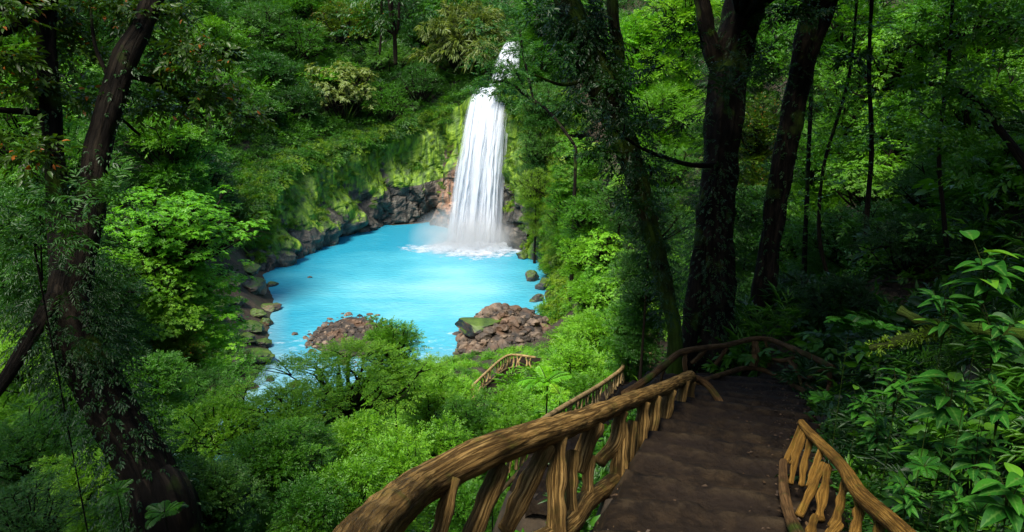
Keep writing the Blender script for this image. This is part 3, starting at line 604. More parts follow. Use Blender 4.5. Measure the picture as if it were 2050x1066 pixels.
BLD = [  # px, py, width px, height ratio, mat, label
 (508, 588, 46, .6, 'rock_bare', 'broad brown boulder with a flat top at the tip of the left shore'), (540, 612, 26, .55, 'rock_bare', 'ochre pointed boulder just below the flat brown boulder'),
 (470, 606, 34, .6, 'rock_dark', 'black wet boulder tucked behind the flat brown boulder'), (515, 634, 24, .6, 'rock_dark', 'small mossy square boulder at the edge of the water, uppermost of its row'),
 (480, 632, 26, .6, 'rock_dark', 'rounded moss covered boulder one row back from the water'), (532, 642, 18, .8, 'rock_dark', 'upright green boulder standing at the water edge'),
 (505, 662, 40, .5, 'rock_bare', 'long grey boulder with a pale streaked top'), (475, 666, 22, .8, 'rock_bare', 'grey upright boulder against the long pale streaked one'),
 (525, 685, 26, .6, 'rock_bare', 'dark purple brown boulder below the pale streaked one'), (495, 690, 30, .6, 'rock_dark', 'olive mossy boulder in the middle of the left shore'),
 (515, 715, 44, .5, 'rock_bare', 'big sloping brown boulder lowest on the left shore'), (455, 700, 34, .6, 'rock_dark', 'black shadowed boulder under the orange grass'),
 (470, 740, 32, .6, 'rock_bare', 'ochre boulder at the foot of the left shore beside the shrubs'), (440, 650, 34, .7, 'rock_dark', 'large mossy boulder high on the left shore'),
 (500, 565, 30, .6, 'rock_dark', 'dark boulder in the corner under the left cliff'), (430, 615, 30, .7, 'rock_dark', 'dark mossy boulder below the bright tree'),
 (452, 645, 30, .7, 'rock_dark', 'mossy boulder wedged between the upper and lower rows of the left shore'), (440, 590, 26, .7, 'rock_dark', 'dark square boulder beside the lowest twigs of the bright tree'),
 (430, 680, 30, .7, 'rock_dark', 'rounded dark boulder furthest from the water on the left shore'), (480, 725, 30, .6, 'rock_bare', 'flat brown boulder just above the lowest one'),
 (545, 566, 14, .7, 'rock_bare', 'small pale boulder at the corner of the pool'), (620, 552, 11, .4, 'rubble', 'lone small brown rock showing in the middle of the blue water'),
 (1062, 545, 26, 1.1, 'rock_bare', 'grey upright boulder on the right edge of the pool'), (1090, 560, 34, 1.0, 'rock_dark', 'tall dark boulder behind the grey one on the right edge'),
 (1075, 590, 26, .8, 'rock_bare', 'pale brown boulder in the right corner by the mound'), (1045, 505, 24, .9, 'rock_dark', 'dark wet boulder to the right of the foam'),
 (998, 470, 16, 1.7, 'rock_bare', 'tall pinkish rock standing right beside the foot of the waterfall'),
 (590, 665, 12, .6, 'rubble', 'small tan rock in the shallows beside the gravel bar'), (755, 628, 10, .5, 'rubble', 'small yellowish rock off the tip of the gravel bar'),
 (700, 905, 45, .9, 'rock_bare', 'brown rock face showing through the leaves of the middle tree'), (735, 440, 34, .8, 'rock_dark', 'squat dark block at the foot of the back cliff, left of the tan slab'),
 (690, 450, 36, .9, 'rock_dark', 'grey block at the water under the mossy back cliff'), (640, 470, 34, .8, 'rock_dark', 'dark rounded block under the mossiest part of the cliff'),
 (590, 495, 36, .7, 'rock_dark', 'low dark block where the cliff meets the left corner'), (850, 415, 30, 1.2, 'rock_bare', 'rust stained block at the cliff foot left of the fall'),
 (780, 405, 44, 1.4, 'rock_bare', 'large smooth tan slab at the foot of the cliff')]
for k, (px, py, wpx, hr, mt, lb) in enumerate(BLD):
    d = None
    base = onz(px, py+wpx*hr*.5, WZ+.1)
    if 895 < py+5 < 925: base = ray(px, py, 17)
    dist = math.hypot(base[1]*cp-base[2]*sp, 0) if False else (base[1]*cp-base[2]*sp)
    r = wpx*dist/FPX*(.62 if px > 560 or py < 560 else .84)
    if px > 1020 or py < 480 or px < 500: base = base
    V, F = rock(100+k, I3, (1.0, .8, hr*.85), .6); V = rotz(V*r, random.uniform(-.4, .4))
    g = gz(base[0], base[1])[0]; z = max(g if g < base[2]+2.5 else base[2], WZ)+hr*r*.3
    if 895 < py < 925: z = base[2]
    o = link('boulder', mesh_np('boulder', V, F, False, np.broadcast_to([.35+.3*random.random(), 0, 0], V.shape)), M[mt]); o.location = (base[0], base[1], z)
    tag(o, lb, 'boulder', 'boulders round the pool')
# rubble bars: hundreds of broken stones each
def rubble(name, label, outline, hh, cnt, smin, smax, seed, mosst=None):
    P = np.array([onz(a, b_, WZ)[:2] for a, b_ in outline]); c_ = P.mean(0); A = Acc(); rr = np.random.default_rng(seed)
    ang = np.arctan2(*(P-c_).T[::-1]); o_ = np.argsort(ang); ang, rad = ang[o_], np.linalg.norm(P-c_, axis=1)[o_]
    ang = np.concatenate([ang[-1:]-2*np.pi, ang, ang[:1]+2*np.pi]); rad = np.concatenate([rad[-1:], rad, rad[:1]])
    n1, n2 = 26, 72; r = np.linspace(0, 1.12, n1); th = np.linspace(-np.pi, np.pi, n2, endpoint=False); Rg, Tg = np.meshgrid(r, th, indexing='ij')
    X = c_+np.stack([np.cos(Tg)*Rg, np.sin(Tg)*Rg], -1)*np.interp(Tg, ang, rad)[..., None]; zz = hh(Rg, X)
    i, j = np.meshgrid(np.arange(n1-1), np.arange(n2), indexing='ij'); F = np.stack([i*n2+j, (i+1)*n2+j, (i+1)*n2+(j+1) % n2, i*n2+(j+1) % n2], -1).reshape(-1, 4)
    A.add(np.column_stack([X.reshape(-1, 2), zz.ravel()]), F, [.2, 0, 0])
    for k in range(cnt):
        t = rr.uniform(-np.pi, np.pi); q = math.sqrt(rr.uniform(0, 1.1)); x = c_+np.array([math.cos(t), math.sin(t)])*q*np.interp(t, ang, rad); z = hh(np.array(q), x[None, None])[0, 0] if np.ndim(hh(np.array(q), x[None, None])) else float(hh(np.array(q), x[None, None]))
        s_ = smin*(smax/smin)**(rr.random()**2.2); V, F = rock(int(seed*1000+k % 31), I1 if s_ < .4 else I2, (1, rr.uniform(.55, .95), rr.uniform(.4, .75)), .55); V = rotz(V*s_, rr.uniform(0, 6)); a = rr.normal(0, .35)
        V = V @ np.array([[1, 0, 0], [0, math.cos(a), -math.sin(a)], [0, math.sin(a), math.cos(a)]]); A.add(V+np.array([x[0], x[1], z+.1*s_]), F, [rr.random(), 0, 0])
    o = link(name, A.mesh(name, False), M['rubble']); return tag(o, label, kind='stuff')
rubble('gravel_bar', 'low bar of reddish brown broken stones in the shallows', [(600, 690), (620, 662), (655, 640), (700, 622), (760, 634), (800, 665), (780, 720), (700, 735), (630, 720)],
       lambda q, X: WZ-.2+.55*np.clip(1-q, -.2, 1)**.7 if np.ndim(q) == 0 else WZ-.2+.55*np.sign(1-q)*np.abs(1-q)**.7, 800, .08, .45, 5)
rubble('rock_mound', 'steep mound of brown broken rock at the near edge of the pool', [(918, 722), (916, 690), (930, 662), (958, 640), (1005, 636), (1060, 652), (1088, 640), (1100, 690), (1070, 735), (985, 740)],
       lambda q, X: WZ-.3+3.1*np.sign(1-q)*np.abs(np.minimum(1-q, .8))**.8, 1000, .12, .8, 6)
V, F = rock(77, I3, (1.25, .8, .45)); r = 2.0; o = link('boulder', mesh_np('boulder', V*r, F, False), M['rock_dark']); p = onz(962, 652, WZ+1.7); o.location = p
tag(o, 'long dark mossy boulder capping the brown rock mound', 'boulder', 'boulders round the pool')
# boulders around the outlet
for k, (px, py, wpx, lb) in enumerate(((500, 775, 30, 'ochre boulder splitting the stream below the pool'), (540, 760, 20, 'small ochre boulder beside the outlet stream'), (470, 800, 30, 'brown boulder on the left bank of the stream'),
     (590, 770, 26, 'grey boulder half under water in the outlet'), (640, 790, 30, 'pale rock behind the middle tree at the stream'))):
    p = onz(px, py, WZ+.1); r = wpx*(p[1]*cp-p[2]*sp)/FPX*.55; V, F = rock(300+k, I2, (1, .8, .6)); o = link('boulder', mesh_np('boulder', V*r, F, False), M['rubble' if k < 2 else 'rock_bare']); o.location = p; tag(o, lb, 'boulder', 'boulders round the pool')

# ---------------------------------------------------------------- foliage builders
LO = (np.array([(0, 0, 0), (.42, -1, .10), (1, 0, -.12), (.42, 1, .10)]), np.array([(0, 1, 2), (0, 2, 3)]))
HI = (np.array([(0, 0, 0), (.22, -.8, .05), (.25, 0, -.02), (.22, .8, .05), (.6, -.86, .04), (.62, 0, -.06), (.6, .86, .04), (1, 0, -.2)]),
      np.array([(0, 1, 2), (0, 2, 3), (1, 4, 5), (1, 5, 2), (2, 5, 6), (2, 6, 3), (4, 7, 5), (5, 7, 6)]))
STY = dict(broad=dict(k=7, ll=.42, w=.22, ang=55, mode='alt'), fine=dict(k=16, ll=.26, w=.13, ang=68, mode='alt'), whorl=dict(k=8, ll=.55, w=.20, ang=70, mode='whorl'),
           long=dict(k=8, ll=.75, w=.085, ang=28, mode='alt'), tiny=dict(k=10, ll=.24, w=.3, ang=60, mode='alt'), big=dict(k=5, ll=.7, w=.26, ang=50, mode='alt'))
def leaves(A, P, Dr, L, sty, lod=LO, rg=R, tint=None, droop=.25, upj=.35):
    """leafy twigs at P along Dr with length L"""
    s_ = STY[sty]; k = s_['k']; n = len(P)
    if n == 0: return
    Dr = nrm(Dr); up = nrm(np.array([0, 0, 1.0])+rg.normal(0, upj, (n, 3))); side = nrm(np.cross(Dr, up)); up = np.cross(side, Dr)
    Dr3, up3, sd3 = (np.repeat(a[:, None], k, 1) for a in (Dr, up, side)); Lk = np.repeat(L[:, None], k, 1)
    if s_['mode'] == 'alt':
        t = np.linspace(.12, 1, k)[None]+rg.normal(0, .03, (n, k)); sg = np.where(np.arange(k) % 2 == 0, 1.0, -1.0)[None]; a = np.radians(s_['ang'])*(1-.75*np.clip(t, 0, 1)**3)*(1+rg.normal(0, .15, (n, k)))
        B = P[:, None]+Dr3*(t*Lk)[..., None]-np.array([0, 0, 1])*(droop*.5*t**2*Lk)[..., None]
        ld = Dr3*np.cos(a)[..., None]+sd3*(sg*np.sin(a))[..., None]
    else:
        th = np.linspace(0, 2*np.pi, k, endpoint=False)[None]+rg.uniform(0, 6, (n, 1))+rg.normal(0, .15, (n, k)); B = P[:, None]+Dr3*(Lk*.45)[..., None]
        ax = nrm(Dr+np.array([0, 0, 1.1])); e1 = nrm(np.cross(ax, np.array([.3, 1, .1]))); e2 = np.cross(ax, e1)
        ld = e1[:, None]*np.cos(th)[..., None]+e2[:, None]*np.sin(th)[..., None]+ax[:, None]*.25; up3 = np.repeat(ax[:, None], k, 1)
    ld = ld+rg.normal(0, .14, (n, k, 3)); ld[..., 2] -= droop*.8; ld = nrm(ld)
    nn = up3+rg.normal(0, .3, (n, k, 3)); nn = nrm(nn-ld*(nn*ld).sum(-1, keepdims=True)); wv = np.cross(nn, ld)
    sz = Lk*s_['ll']*rg.uniform(.65, 1.2, (n, k)); T, F = lod; m_ = len(T)
    V = B[..., None, :]+ld[..., None, :]*(T[:, 0]*sz[..., None])[..., None]+wv[..., None, :]*(T[:, 1]*s_['w']*sz[..., None])[..., None]+nn[..., None, :]*(T[:, 2]*sz[..., None])[..., None]
    N_ = n*k; off = (np.arange(N_)*m_)[:, None, None]; tt = np.clip((rg.random((n, 1)) if tint is None else tint[:, None])*.6+rg.random((n, k))*.4, 0, 1)
    acc_ = np.repeat(rg.random(n)[:, None], k, 1)*.5+rg.random((n, k))*.5
    col = np.zeros((N_, m_, 3)); col[..., 0] = tt.reshape(-1)[:, None]; col[..., 1] = rg.random(N_)[:, None]*.3+acc_.reshape(-1)[:, None]*.7
    col[..., 1] = rg.random(N_)[:, None]
    A.add(V.reshape(-1, 3), (F[None]+off).reshape(-1, 3), col.reshape(-1, 3))
def blobfill(A, c_, r, n, L, sty, lod=LO, flat=.6, rg=R, out=1.0, droop=.25, shell=.55, cen=None, lo=-.55, tw=None):
    """twigs through an uneven ellipsoid pad"""
    c_ = np.asarray(c_, float); d = nrm(rg.normal(size=(n, 3))); d[:, 2] = np.where(d[:, 2] < lo, -d[:, 2], d[:, 2])
    q = rg.uniform(shell, 1, n)*(1+.22*np.sin(3*d[:, 0]*2.1+c_[0]*3)+.2*np.sin(4*d[:, 1]+c_[1]*5+d[:, 2]*3)); P = c_+d*q[:, None]*r*np.array([1, 1, flat])
    Dr = d*np.array([1, 1, .45])*out+rg.normal(0, .35, (n, 3)); Dr[:, 2] -= .05
    if cen is not None: Dr += nrm(c_-np.asarray(cen)+1e-6)*.5
    leaves(A, P, Dr, L*rg.uniform(.7, 1.25, n), sty, lod, rg, droop=droop, tint=np.clip(rg.random(n)*.5+.5*rg.random(), 0, 1))
    if tw is not None:
        for p, dd_ in zip(P[::3], nrm(Dr)[::3]): addtube(tw, [c_*.35+p*.65-np.array([0, 0, .1*r]), p, p+dd_*L*.9], [.012*r+.002, .01*r, .003*r], n=5, seg=3, cap=False)
def crown_proto(name, seed, npad, padr, ntw, L, sty, flat=.8, padflat=.5, lod=LO, droop=.25, lo=-.35, hole=.0):
    rg = np.random.default_rng(seed); A = Acc(); W = Acc(); root = np.array([0, 0, -.75])
    g = 2.399963; pts = []
    for k in range(npad):
        z = 1-(k+.5)/npad*(1-lo); a = g*k+rg.normal(0, .3); rr = math.sqrt(max(0, 1-z*z)); q = rg.uniform(.5, 1.0)
        if rg.random() < .25: q *= .55
        elif rg.random() < .18: q *= 1.22
        pts.append(np.array([rr*math.cos(a)*q, rr*math.sin(a)*q, z*flat*q])+rg.normal(0, .06, 3))
    for k, p in enumerate(pts):
        pr = padr*rg.uniform(.65, 1.35)
        blobfill(A, p, pr, int(ntw*(pr/padr)**2), L, sty, lod, padflat, rg, cen=root*.3, droop=droop)
        mid = root*.55+p*.45+rg.normal(0, .07, 3); mid[2] -= .06
        addtube(W, [root, mid, p-np.array([0, 0, .05])], [.045, .026, .008], n=9, seg=5, cap=False, lump=.2, lsc=9)
        for _ in range(3):
            e = p+rg.normal(0, 1, 3)*pr*np.array([.8, .8, .3]); addtube(W, [p*.8+mid*.2, (p+e)/2+rg.normal(0, .02, 3), e], [.012, .008, .003], n=5, seg=4, cap=False)
    return A.mesh(name+'_crown'), W.mesh(name+'_limbs')
def frond(A, W, base, az, L, el, rg, npin=16, w=.26, droop=1.0, sty_w=.16, lod=LO, tint=.5):
    t = np.linspace(0, 1, npin); dx, dy = math.cos(az), math.sin(az)
    r_ = L*np.sin(t*1.2)/1.0*math.cos(el)+.0; z = L*(t*math.sin(el)-droop*.55*t**2); P = base+np.stack([dx*r_, dy*r_, z], 1)
    T = nrm(np.gradient(P, axis=0)); sd_ = np.array([-dy, dx, 0.0]); wl = w*L*np.sin(np.pi*np.clip(t*.88+.1, 0, 1))**.8
    Pl = np.concatenate([P, P]); ld = np.concatenate([T*.45+sd_, T*.45-sd_])+rg.normal(0, .06, (2*npin, 3)); ld[:, 2] -= .18; ld = nrm(ld); nn = np.cross(ld, np.concatenate([T, -T])); nn = nrm(nn*np.sign(nn[:, 2:3]+1e-6)); sz = np.concatenate([wl, wl])
    Tm, F = lod; V = Pl[:, None]+ld[:, None]*(Tm[:, 0]*sz[:, None])[..., None]+np.cross(nn, ld)[:, None]*(Tm[:, 1]*sty_w*sz[:, None])[..., None]+nn[:, None]*(Tm[:, 2]*sz[:, None])[..., None]
    off = (np.arange(2*npin)*len(Tm))[:, None, None]; c_ = np.clip(tint+rg.normal(0, .12, (2*npin, 1)), 0, 1); col = np.zeros((2*npin, len(Tm), 3)); col[..., 0] = c_; A.add(V.reshape(-1, 3), (F[None]+off).reshape(-1, 3), col.reshape(-1, 3))
    if W is not None: addtube(W, P[::3], [.012*L]*len(P[::3]), n=8, seg=4, cap=False)
def fern_proto(name, seed, nf=11, npin=18, trunk=0, w=.26, lod=LO):
    rg = np.random.default_rng(seed); A = Acc(); W = Acc()
    for k in range(nf): frond(A, W, np.array([0, 0, 0.0]), k*2.4+rg.normal(0, .2), rg.uniform(.75, 1.05), rg.uniform(.35, 1.05), rg, npin, w, rg.uniform(.7, 1.2), .2, lod, rg.random())
    return A.mesh(name+'_fronds'), W.mesh(name+'_stems')
SHEET = None
def bigleaf_proto(name, seed, nst=5, per=7, leaf=.3, w=.5):
    """plant with large smooth leaves, each a curved sheet with a sunken midrib"""
    rg = np.random.default_rng(seed); A = Acc(); W = Acc(); nu, nv = 15, 9; u = np.linspace(0, 1, nu); v = np.linspace(-1, 1, nv); U, Vv = np.meshgrid(u, v, indexing='ij')
    prof = np.sin(np.pi*U**.8)**.75*(1-.35*U)+.0; X0 = U; Y0 = Vv*prof*w*.5; Z0 = .16*np.abs(Vv)*prof*w-.38*U**2+.015*np.sin(U*38)*np.abs(Vv)*(1-np.abs(Vv))*1.2
    i, j = np.meshgrid(np.arange(nu-1), np.arange(nv-1), indexing='ij'); F = np.stack([i*nv+j, (i+1)*nv+j, (i+1)*nv+j+1, i*nv+j+1], -1).reshape(-1, 4)
    for s_ in range(nst):
        az = rg.uniform(0, 6.28); h = rg.uniform(.55, 1.05); tip = np.array([math.cos(az)*.35*h, math.sin(az)*.35*h, h]); st = catmull([[0, 0, -.25], tip*[.3, .3, .5], tip], 12)
        addtube(W, [[0, 0, -.25], tip*[.3, .3, .5], tip], [.014, .011, .006], n=10, seg=6)
        for q in range(per):
            t = .3+.7*q/(per-1); p = st[min(11, int(t*11))]; a = az+q*2.4+rg.normal(0, .2); ld = np.array([math.cos(a), math.sin(a), rg.uniform(-.05, .45)]); ld = nrm(ld); sd_ = nrm(np.cross(np.array([0, 0, 1.0])+rg.normal(0, .2, 3), ld)); nn = np.cross(ld, sd_)
            L = leaf*rg.uniform(.6, 1.15); pe = p+ld*L*.18; addtube(W, [p, pe], [.005, .004], n=3, seg=4, cap=False)
            V = pe+L*(X0[..., None]*ld+Y0[..., None]*sd_+Z0[..., None]*nn); c3 = np.zeros((nu*nv, 3)); c3[:, 0] = rg.random(); c3[:, 1] = rg.random(); c3[:, 2] = np.maximum(1-np.abs(Vv.ravel())*2.6, .8*(np.sin(U.ravel()*30-np.abs(Vv.ravel())*5) > .8)); A.add(V.reshape(-1, 3), F, c3)
    return A.mesh(name+'_leaves'), W.mesh(name+'_stems')
def trunk_proto(name, seed):
    rg = np.random.default_rng(seed); A = Acc(); z = np.linspace(0, -1, 6)
    P = np.column_stack([.04*np.sin(z*3+seed), .04*np.cos(z*2.5+seed)-.04*math.cos(seed), z]); addtube(A, P, np.array([.055, .06, .066, .072, .085, .12]), n=24, seg=12, lump=.25, groove=.06, seed=seed, lsc=5); return A.mesh(name)

# ---------------------------------------------------------------- shared plant shapes
K = {}
K['broad'] = [crown_proto('broad', s_, 42, .26, 46, .15, 'broad') for s_ in (1, 2, 3)]
K['fine'] = [crown_proto('fine', s_, 40, .27, 34, .2, 'fine', padflat=.35, flat=.65) for s_ in (4, 5)]
K['whorl'] = [crown_proto('whorl', s_, 52, .24, 26, .13, 'whorl', padflat=.4, flat=.72) for s_ in (6, 7)]
K['dome'] = [crown_proto('dome', s_, 84, .19, 22, .105, 'whorl', padflat=.5, flat=.8, lo=-.75) for s_ in (41, 42)]
K['open'] = [crown_proto('open', s_, 26, .24, 40, .19, 'fine', padflat=.32, flat=.7, lo=-.2) for s_ in (8,)]
K['weep'] = [crown_proto('weep', s_, 44, .24, 34, .2, 'long', droop=.8, flat=.9) for s_ in (9, 10)]
K['dense'] = [crown_proto('dense', s_, 46, .28, 60, .12, 'tiny') for s_ in (12, 13)]
K['bush'] = [crown_proto('bush', s_, 20, .36, 34, .24, 'broad', flat=.75, lo=.0) for s_ in (14, 15, 16)]
K['fern'] = [fern_proto('fern', s_) for s_ in (17, 18)]
K['nearfern'] = [fern_proto('nearfern', 19, 12, 26, lod=HI, w=.22)]
K['bigleaf'] = [bigleaf_proto('bigleaf', 20, 4, 6, .58, .55), bigleaf_proto('bigleaf', 21, 4, 7, .5, .42), bigleaf_proto('bigleaf', 22, 6, 6, .4, .6)]
TR = [trunk_proto('trunk', s_) for s_ in (1, 2, 3)]
MESHCOPY = {}
def matmesh(me, mat):
    k = (me.name, mat)
    if k not in MESHCOPY:
        c_ = me.copy(); c_.materials.clear(); c_.materials.append(M[mat]); MESHCOPY[k] = c_
    return MESHCOPY[k]
def plant(px, py, d, rpx, kind, mat, label, name='tree', cat='tree', group=None, wood='bark', trunk=None, sq=1.0, var=None, auto=True, fill=True):
    if auto:
        ts = np.linspace(2.5, d, 160); Pq = ray(px, py)[None]*ts[:, None]; hh = Pq[:, 2]-gz(Pq[:, 0], Pq[:, 1]); rr = rpx*ts/FPX; bad = np.where(hh < rr*.45)[0]
        if len(bad): d = ts[max(bad[0]-1, 0)]
    r = rpx*d/FPX; c_ = ray(px, py, d); g = gz(c_[0], c_[1])[0]; h = c_[2]-g
    root = thing(name, label, cat, (c_[0], c_[1], g), group); vs = K[kind]; a, b = vs[random.randrange(len(vs)) if var is None else var % len(vs)]; rz = random.uniform(0, 6.28)
    if kind in ('fern', 'nearfern', 'bigleaf'):
        sc = r if kind != 'bigleaf' else r*1.2; dz = h if kind != 'bigleaf' else h-sc*.7
        for nm, me, mt in (('fronds' if 'fern' in kind else 'leaves', a, mat), ('stem', b, wood)):
            o = link(nm, matmesh(me, mt)); o.parent = root; o.location = (0, 0, dz); o.scale = (sc,)*3; o.rotation_euler = (0, 0, rz)
        top = dz
        if dz > .12*sc:
            o = link('trunk', matmesh(TR[0], wood)); o.parent = root; o.location = (0, 0, dz); t_ = .35*sc if kind == 'fern' else .12*sc; o.scale = (t_, t_, dz+.2)
        return root
    for nm, me, mt in (('crown', a, mat), ('limbs', b, wood)):
        o = link(nm, matmesh(me, mt)); o.parent = root; o.location = (0, 0, h); o.scale = (r, r, r*sq); o.rotation_euler = (0, 0, rz)
    if fill and h > 1.15*r*sq:
        zc, rr_ = h, r; 
        for q in range(3):
            zc -= .85*rr_*sq; rr_ *= .9
            if zc < .25*rr_: zc = .25*rr_
            o = link('crown', matmesh(vs[random.randrange(len(vs))][0], mat)); o.parent = root; o.location = (random.uniform(-.3, .3)*r, random.uniform(-.3, .3)*r, zc); o.scale = (rr_, rr_, rr_*sq*random.uniform(.8, 1.1)); o.rotation_euler = (random.uniform(-.25, .25), random.uniform(-.25, .25), random.uniform(0, 6.28))
            if zc <= .3*rr_: break
    L = h-.72*r*sq
    if L > .1*r:
        o = link('trunk', matmesh(random.choice(TR), wood)); o.parent = root; o.location = (0, 0, h-.72*r*sq); w_ = min(r, 3.2)*(.8 if r > 1.5 else .6); o.scale = (w_, w_, L+.3)
    return root

# ---------------------------------------------------------------- stuff: ground cover scattered by geometry nodes
def scatter(name, label, P, rot, scl, protos, mats):
    col = bpy.data.collections.new(name+'_source')
    for k, ((a, b), mt) in enumerate([(p, m_) for p in protos for m_ in mats]):
        o = bpy.data.objects.new(f'{name}_piece', matmesh(a, mt)); col.objects.link(o)
    me = bpy.data.meshes.new(name); me.vertices.add(len(P)); me.vertices.foreach_set('co', np.asarray(P, np.float32).ravel())
    at = me.attributes.new('rot', 'FLOAT_VECTOR', 'POINT'); at.data.foreach_set('vector', np.asarray(rot, np.float32).ravel())
    at = me.attributes.new('scl', 'FLOAT', 'POINT'); at.data.foreach_set('value', np.asarray(scl, np.float32))
    at = me.attributes.new('idx', 'INT', 'POINT'); at.data.foreach_set('value', R.integers(0, len(col.objects), len(P)).astype(np.int32))
    o = link(name, me); ng = bpy.data.node_groups.new(name, 'GeometryNodeTree'); ng.interface.new_socket('Geometry', in_out='INPUT', socket_type='NodeSocketGeometry'); ng.interface.new_socket('Geometry', in_out='OUTPUT', socket_type='NodeSocketGeometry')
    n, l = ng.nodes, ng.links; gi, go = n.new('NodeGroupInput'), n.new('NodeGroupOutput'); ip = n.new('GeometryNodeInstanceOnPoints'); ci = n.new('GeometryNodeCollectionInfo')
    ci.inputs['Collection'].default_value = col; ci.inputs['Separate Children'].default_value = True; ci.inputs['Reset Children'].default_value = True
    def na(nm, ty): q = n.new('GeometryNodeInputNamedAttribute'); q.data_type = ty; q.inputs['Name'].default_value = nm; return q.outputs['Attribute']
    mp_ = n.new('GeometryNodeMeshToPoints'); l.new(gi.outputs[0], mp_.inputs[0]); l.new(mp_.outputs[0], ip.inputs['Points']); l.new(ci.outputs[0], ip.inputs['Instance']); ip.inputs['Pick Instance'].default_value = True
    l.new(na('idx', 'INT'), ip.inputs['Instance Index']); e = n.new('FunctionNodeEulerToRotation'); l.new(na('rot', 'FLOAT_VECTOR'), e.inputs[0]); l.new(e.outputs[0], ip.inputs['Rotation']); l.new(na('scl', 'FLOAT'), ip.inputs['Scale']); l.new(ip.outputs[0], go.inputs[0])
    md = o.modifiers.new('scatter', 'NODES'); md.node_group = ng; return tag(o, label, kind='stuff')
def clump(seed, n, L, sty, flat=.6, lod=LO, droop=.25):
    rg = np.random.default_rng(seed); A = Acc()
    for q in range(5):
        p = rg.normal(0, .42, 3)*[1, 1, .3]; blobfill(A, p, .5*rg.uniform(.7, 1.3), n//5, L, sty, lod, flat, rg, droop=droop, lo=-.1, shell=.3)
    return A.mesh('clump'), None
CL_far = [clump(31, 170, .3, 'broad'), clump(32, 150, .3, 'tiny'), clump(33, 130, .34, 'fine')]
CL_near = [clump(34, 60, .5, 'broad', lod=HI), clump(35, 45, .6, 'fine', lod=LO), clump(36, 50, .55, 'long', lod=LO), clump(37, 40, .55, 'big', lod=HI)]
CL_hang = [clump(38, 110, .4, 'long', 1.2, droop=1.2), clump(39, 120, .35, 'tiny', 1.1, droop=.9)]
def ok_ground(P, s_min=1.2):
    s_, _ = poolinfo(P); d1, _, h1 = pathinfo(P, PATH); d2, _, h2 = pathinfo(P, PATH2)
    return s_, (s_ > s_min) & (d1 > h1+.12) & (d2 > h2+.5)
def zone(n, r0, r1, a0, a1, s0, s1, z0=-.1, far=False):
    a = np.radians(R.uniform(a0, a1, n)); q = r0*(r1/r0)**R.random(n); P = np.stack([q*np.sin(a), q*np.cos(a)], 1); s_, k = ok_ground(P, 1.2)
    # leave the boulder shore and the rock piles bare
    shore = (s_ < 5.2) & (P[:, 0] < -14) & (P[:, 1] > 46) & (P[:, 1] < 76); mound = (np.hypot(P[:, 0]+1.0, P[:, 1]-55) < 7.5) | ((s_ < 4.5) & (P[:, 0] > -2) & (P[:, 1] > 50) & (P[:, 1] < 84))
    k &= ~shore & ~mound; kb = (P[:, 1] > 70) & (s_ < 6.5) & (P[:, 0] < 2); k &= ~kb; P, q = P[k], q[k]; s_ = s_[k]; sc = s0*(s1/s0)**(np.log(q/r0)/math.log(r1/r0))*R.uniform(.65, 1.4, len(q)); sc = np.where((P[:, 1] > 70) & (s_ < 11), sc*.5, sc); sc = np.where((P[:, 1] > 36) & (P[:, 1] < 52) & (P[:, 0] > -8) & (P[:, 0] < 4), sc*.4, sc)
    Z_ = gz(P[:, 0], P[:, 1])+z0*sc; rot = np.stack([R.normal(0, .25, len(q)), R.normal(0, .25, len(q)), R.uniform(0, 6.28, len(q))], 1); return np.column_stack([P, Z_]), rot, sc
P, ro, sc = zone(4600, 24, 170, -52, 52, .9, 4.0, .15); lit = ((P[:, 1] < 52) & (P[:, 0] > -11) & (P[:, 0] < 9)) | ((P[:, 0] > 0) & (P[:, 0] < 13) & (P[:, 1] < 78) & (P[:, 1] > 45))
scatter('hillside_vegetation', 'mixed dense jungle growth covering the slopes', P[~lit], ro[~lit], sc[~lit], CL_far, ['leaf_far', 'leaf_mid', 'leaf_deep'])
scatter('sunlit_vegetation', 'bright green growth on the lit slope between the steps and the pool', P[lit], ro[lit], sc[lit]*.75, CL_far, ['leaf_bright', 'leaf_bright', 'leaf_mid'])  # sunlight on this slope is put into brighter leaf colours
# the shelf above the back cliff
q = R.uniform([-54, 76], [8, 140], (13000, 2)); s_, k = ok_ground(q, 4.2); k &= (s_ < 32) & (np.abs(q[:, 0]-ray(1000, 170, 90)[0]) > 3.0); q = q[k][:4200]; m_ = len(q)
scatter('shelf_vegetation', 'dark green bushes crowding the shelf above the back cliff', np.column_stack([q, gz(q[:, 0], q[:, 1])+.2]), np.stack([R.normal(0, .3, m_), R.normal(0, .3, m_), R.uniform(0, 6.28, m_)], 1), R.uniform(.6, 1.6, m_), CL_far, ['leaf_far', 'leaf_mid', 'leaf_mid', 'leaf_deep'])
P, ro, sc = zone(3800, 3.0, 26, -60, 50, .16, .75, .15); scatter('undergrowth', 'leafy undergrowth covering the ground near the steps', P, ro, sc, CL_near, ['leaf_mid', 'leaf_deep'])
P, ro, sc = zone(2200, 9, 50, -24, 14, .3, .9, .3); scatter('sunlit_undergrowth', 'bright green low plants on the open slope above the pool', P, ro, sc, CL_near[:3]+CL_far[2:], ['leaf_bright', 'leaf_bright', 'leaf_lime', 'leaf_mid'])  # lighter leaf colours carry painted sunlight on the low plants
def onwall(Q, N, n, t0, t1, s0, s1, mats, protos, nm, lb, cond=None, up=.15):
    nb, ntt, _ = Q.shape; i = R.integers(1, nb-1, n); j = (R.uniform(t0, t1, n)*(ntt-1)).astype(int); P = Q[i, j].copy(); P[:, :2] -= N[i]*.15
    k = np.ones(n, bool) if cond is None else cond(P, j/(ntt-1)); P = P[k]; m_ = len(P)
    rot = np.stack([R.normal(0, .3, m_), R.normal(0, .3, m_), R.uniform(0, 6.28, m_)], 1); scatter(nm, lb, P, rot, R.uniform(s0, s1, m_), protos, mats)
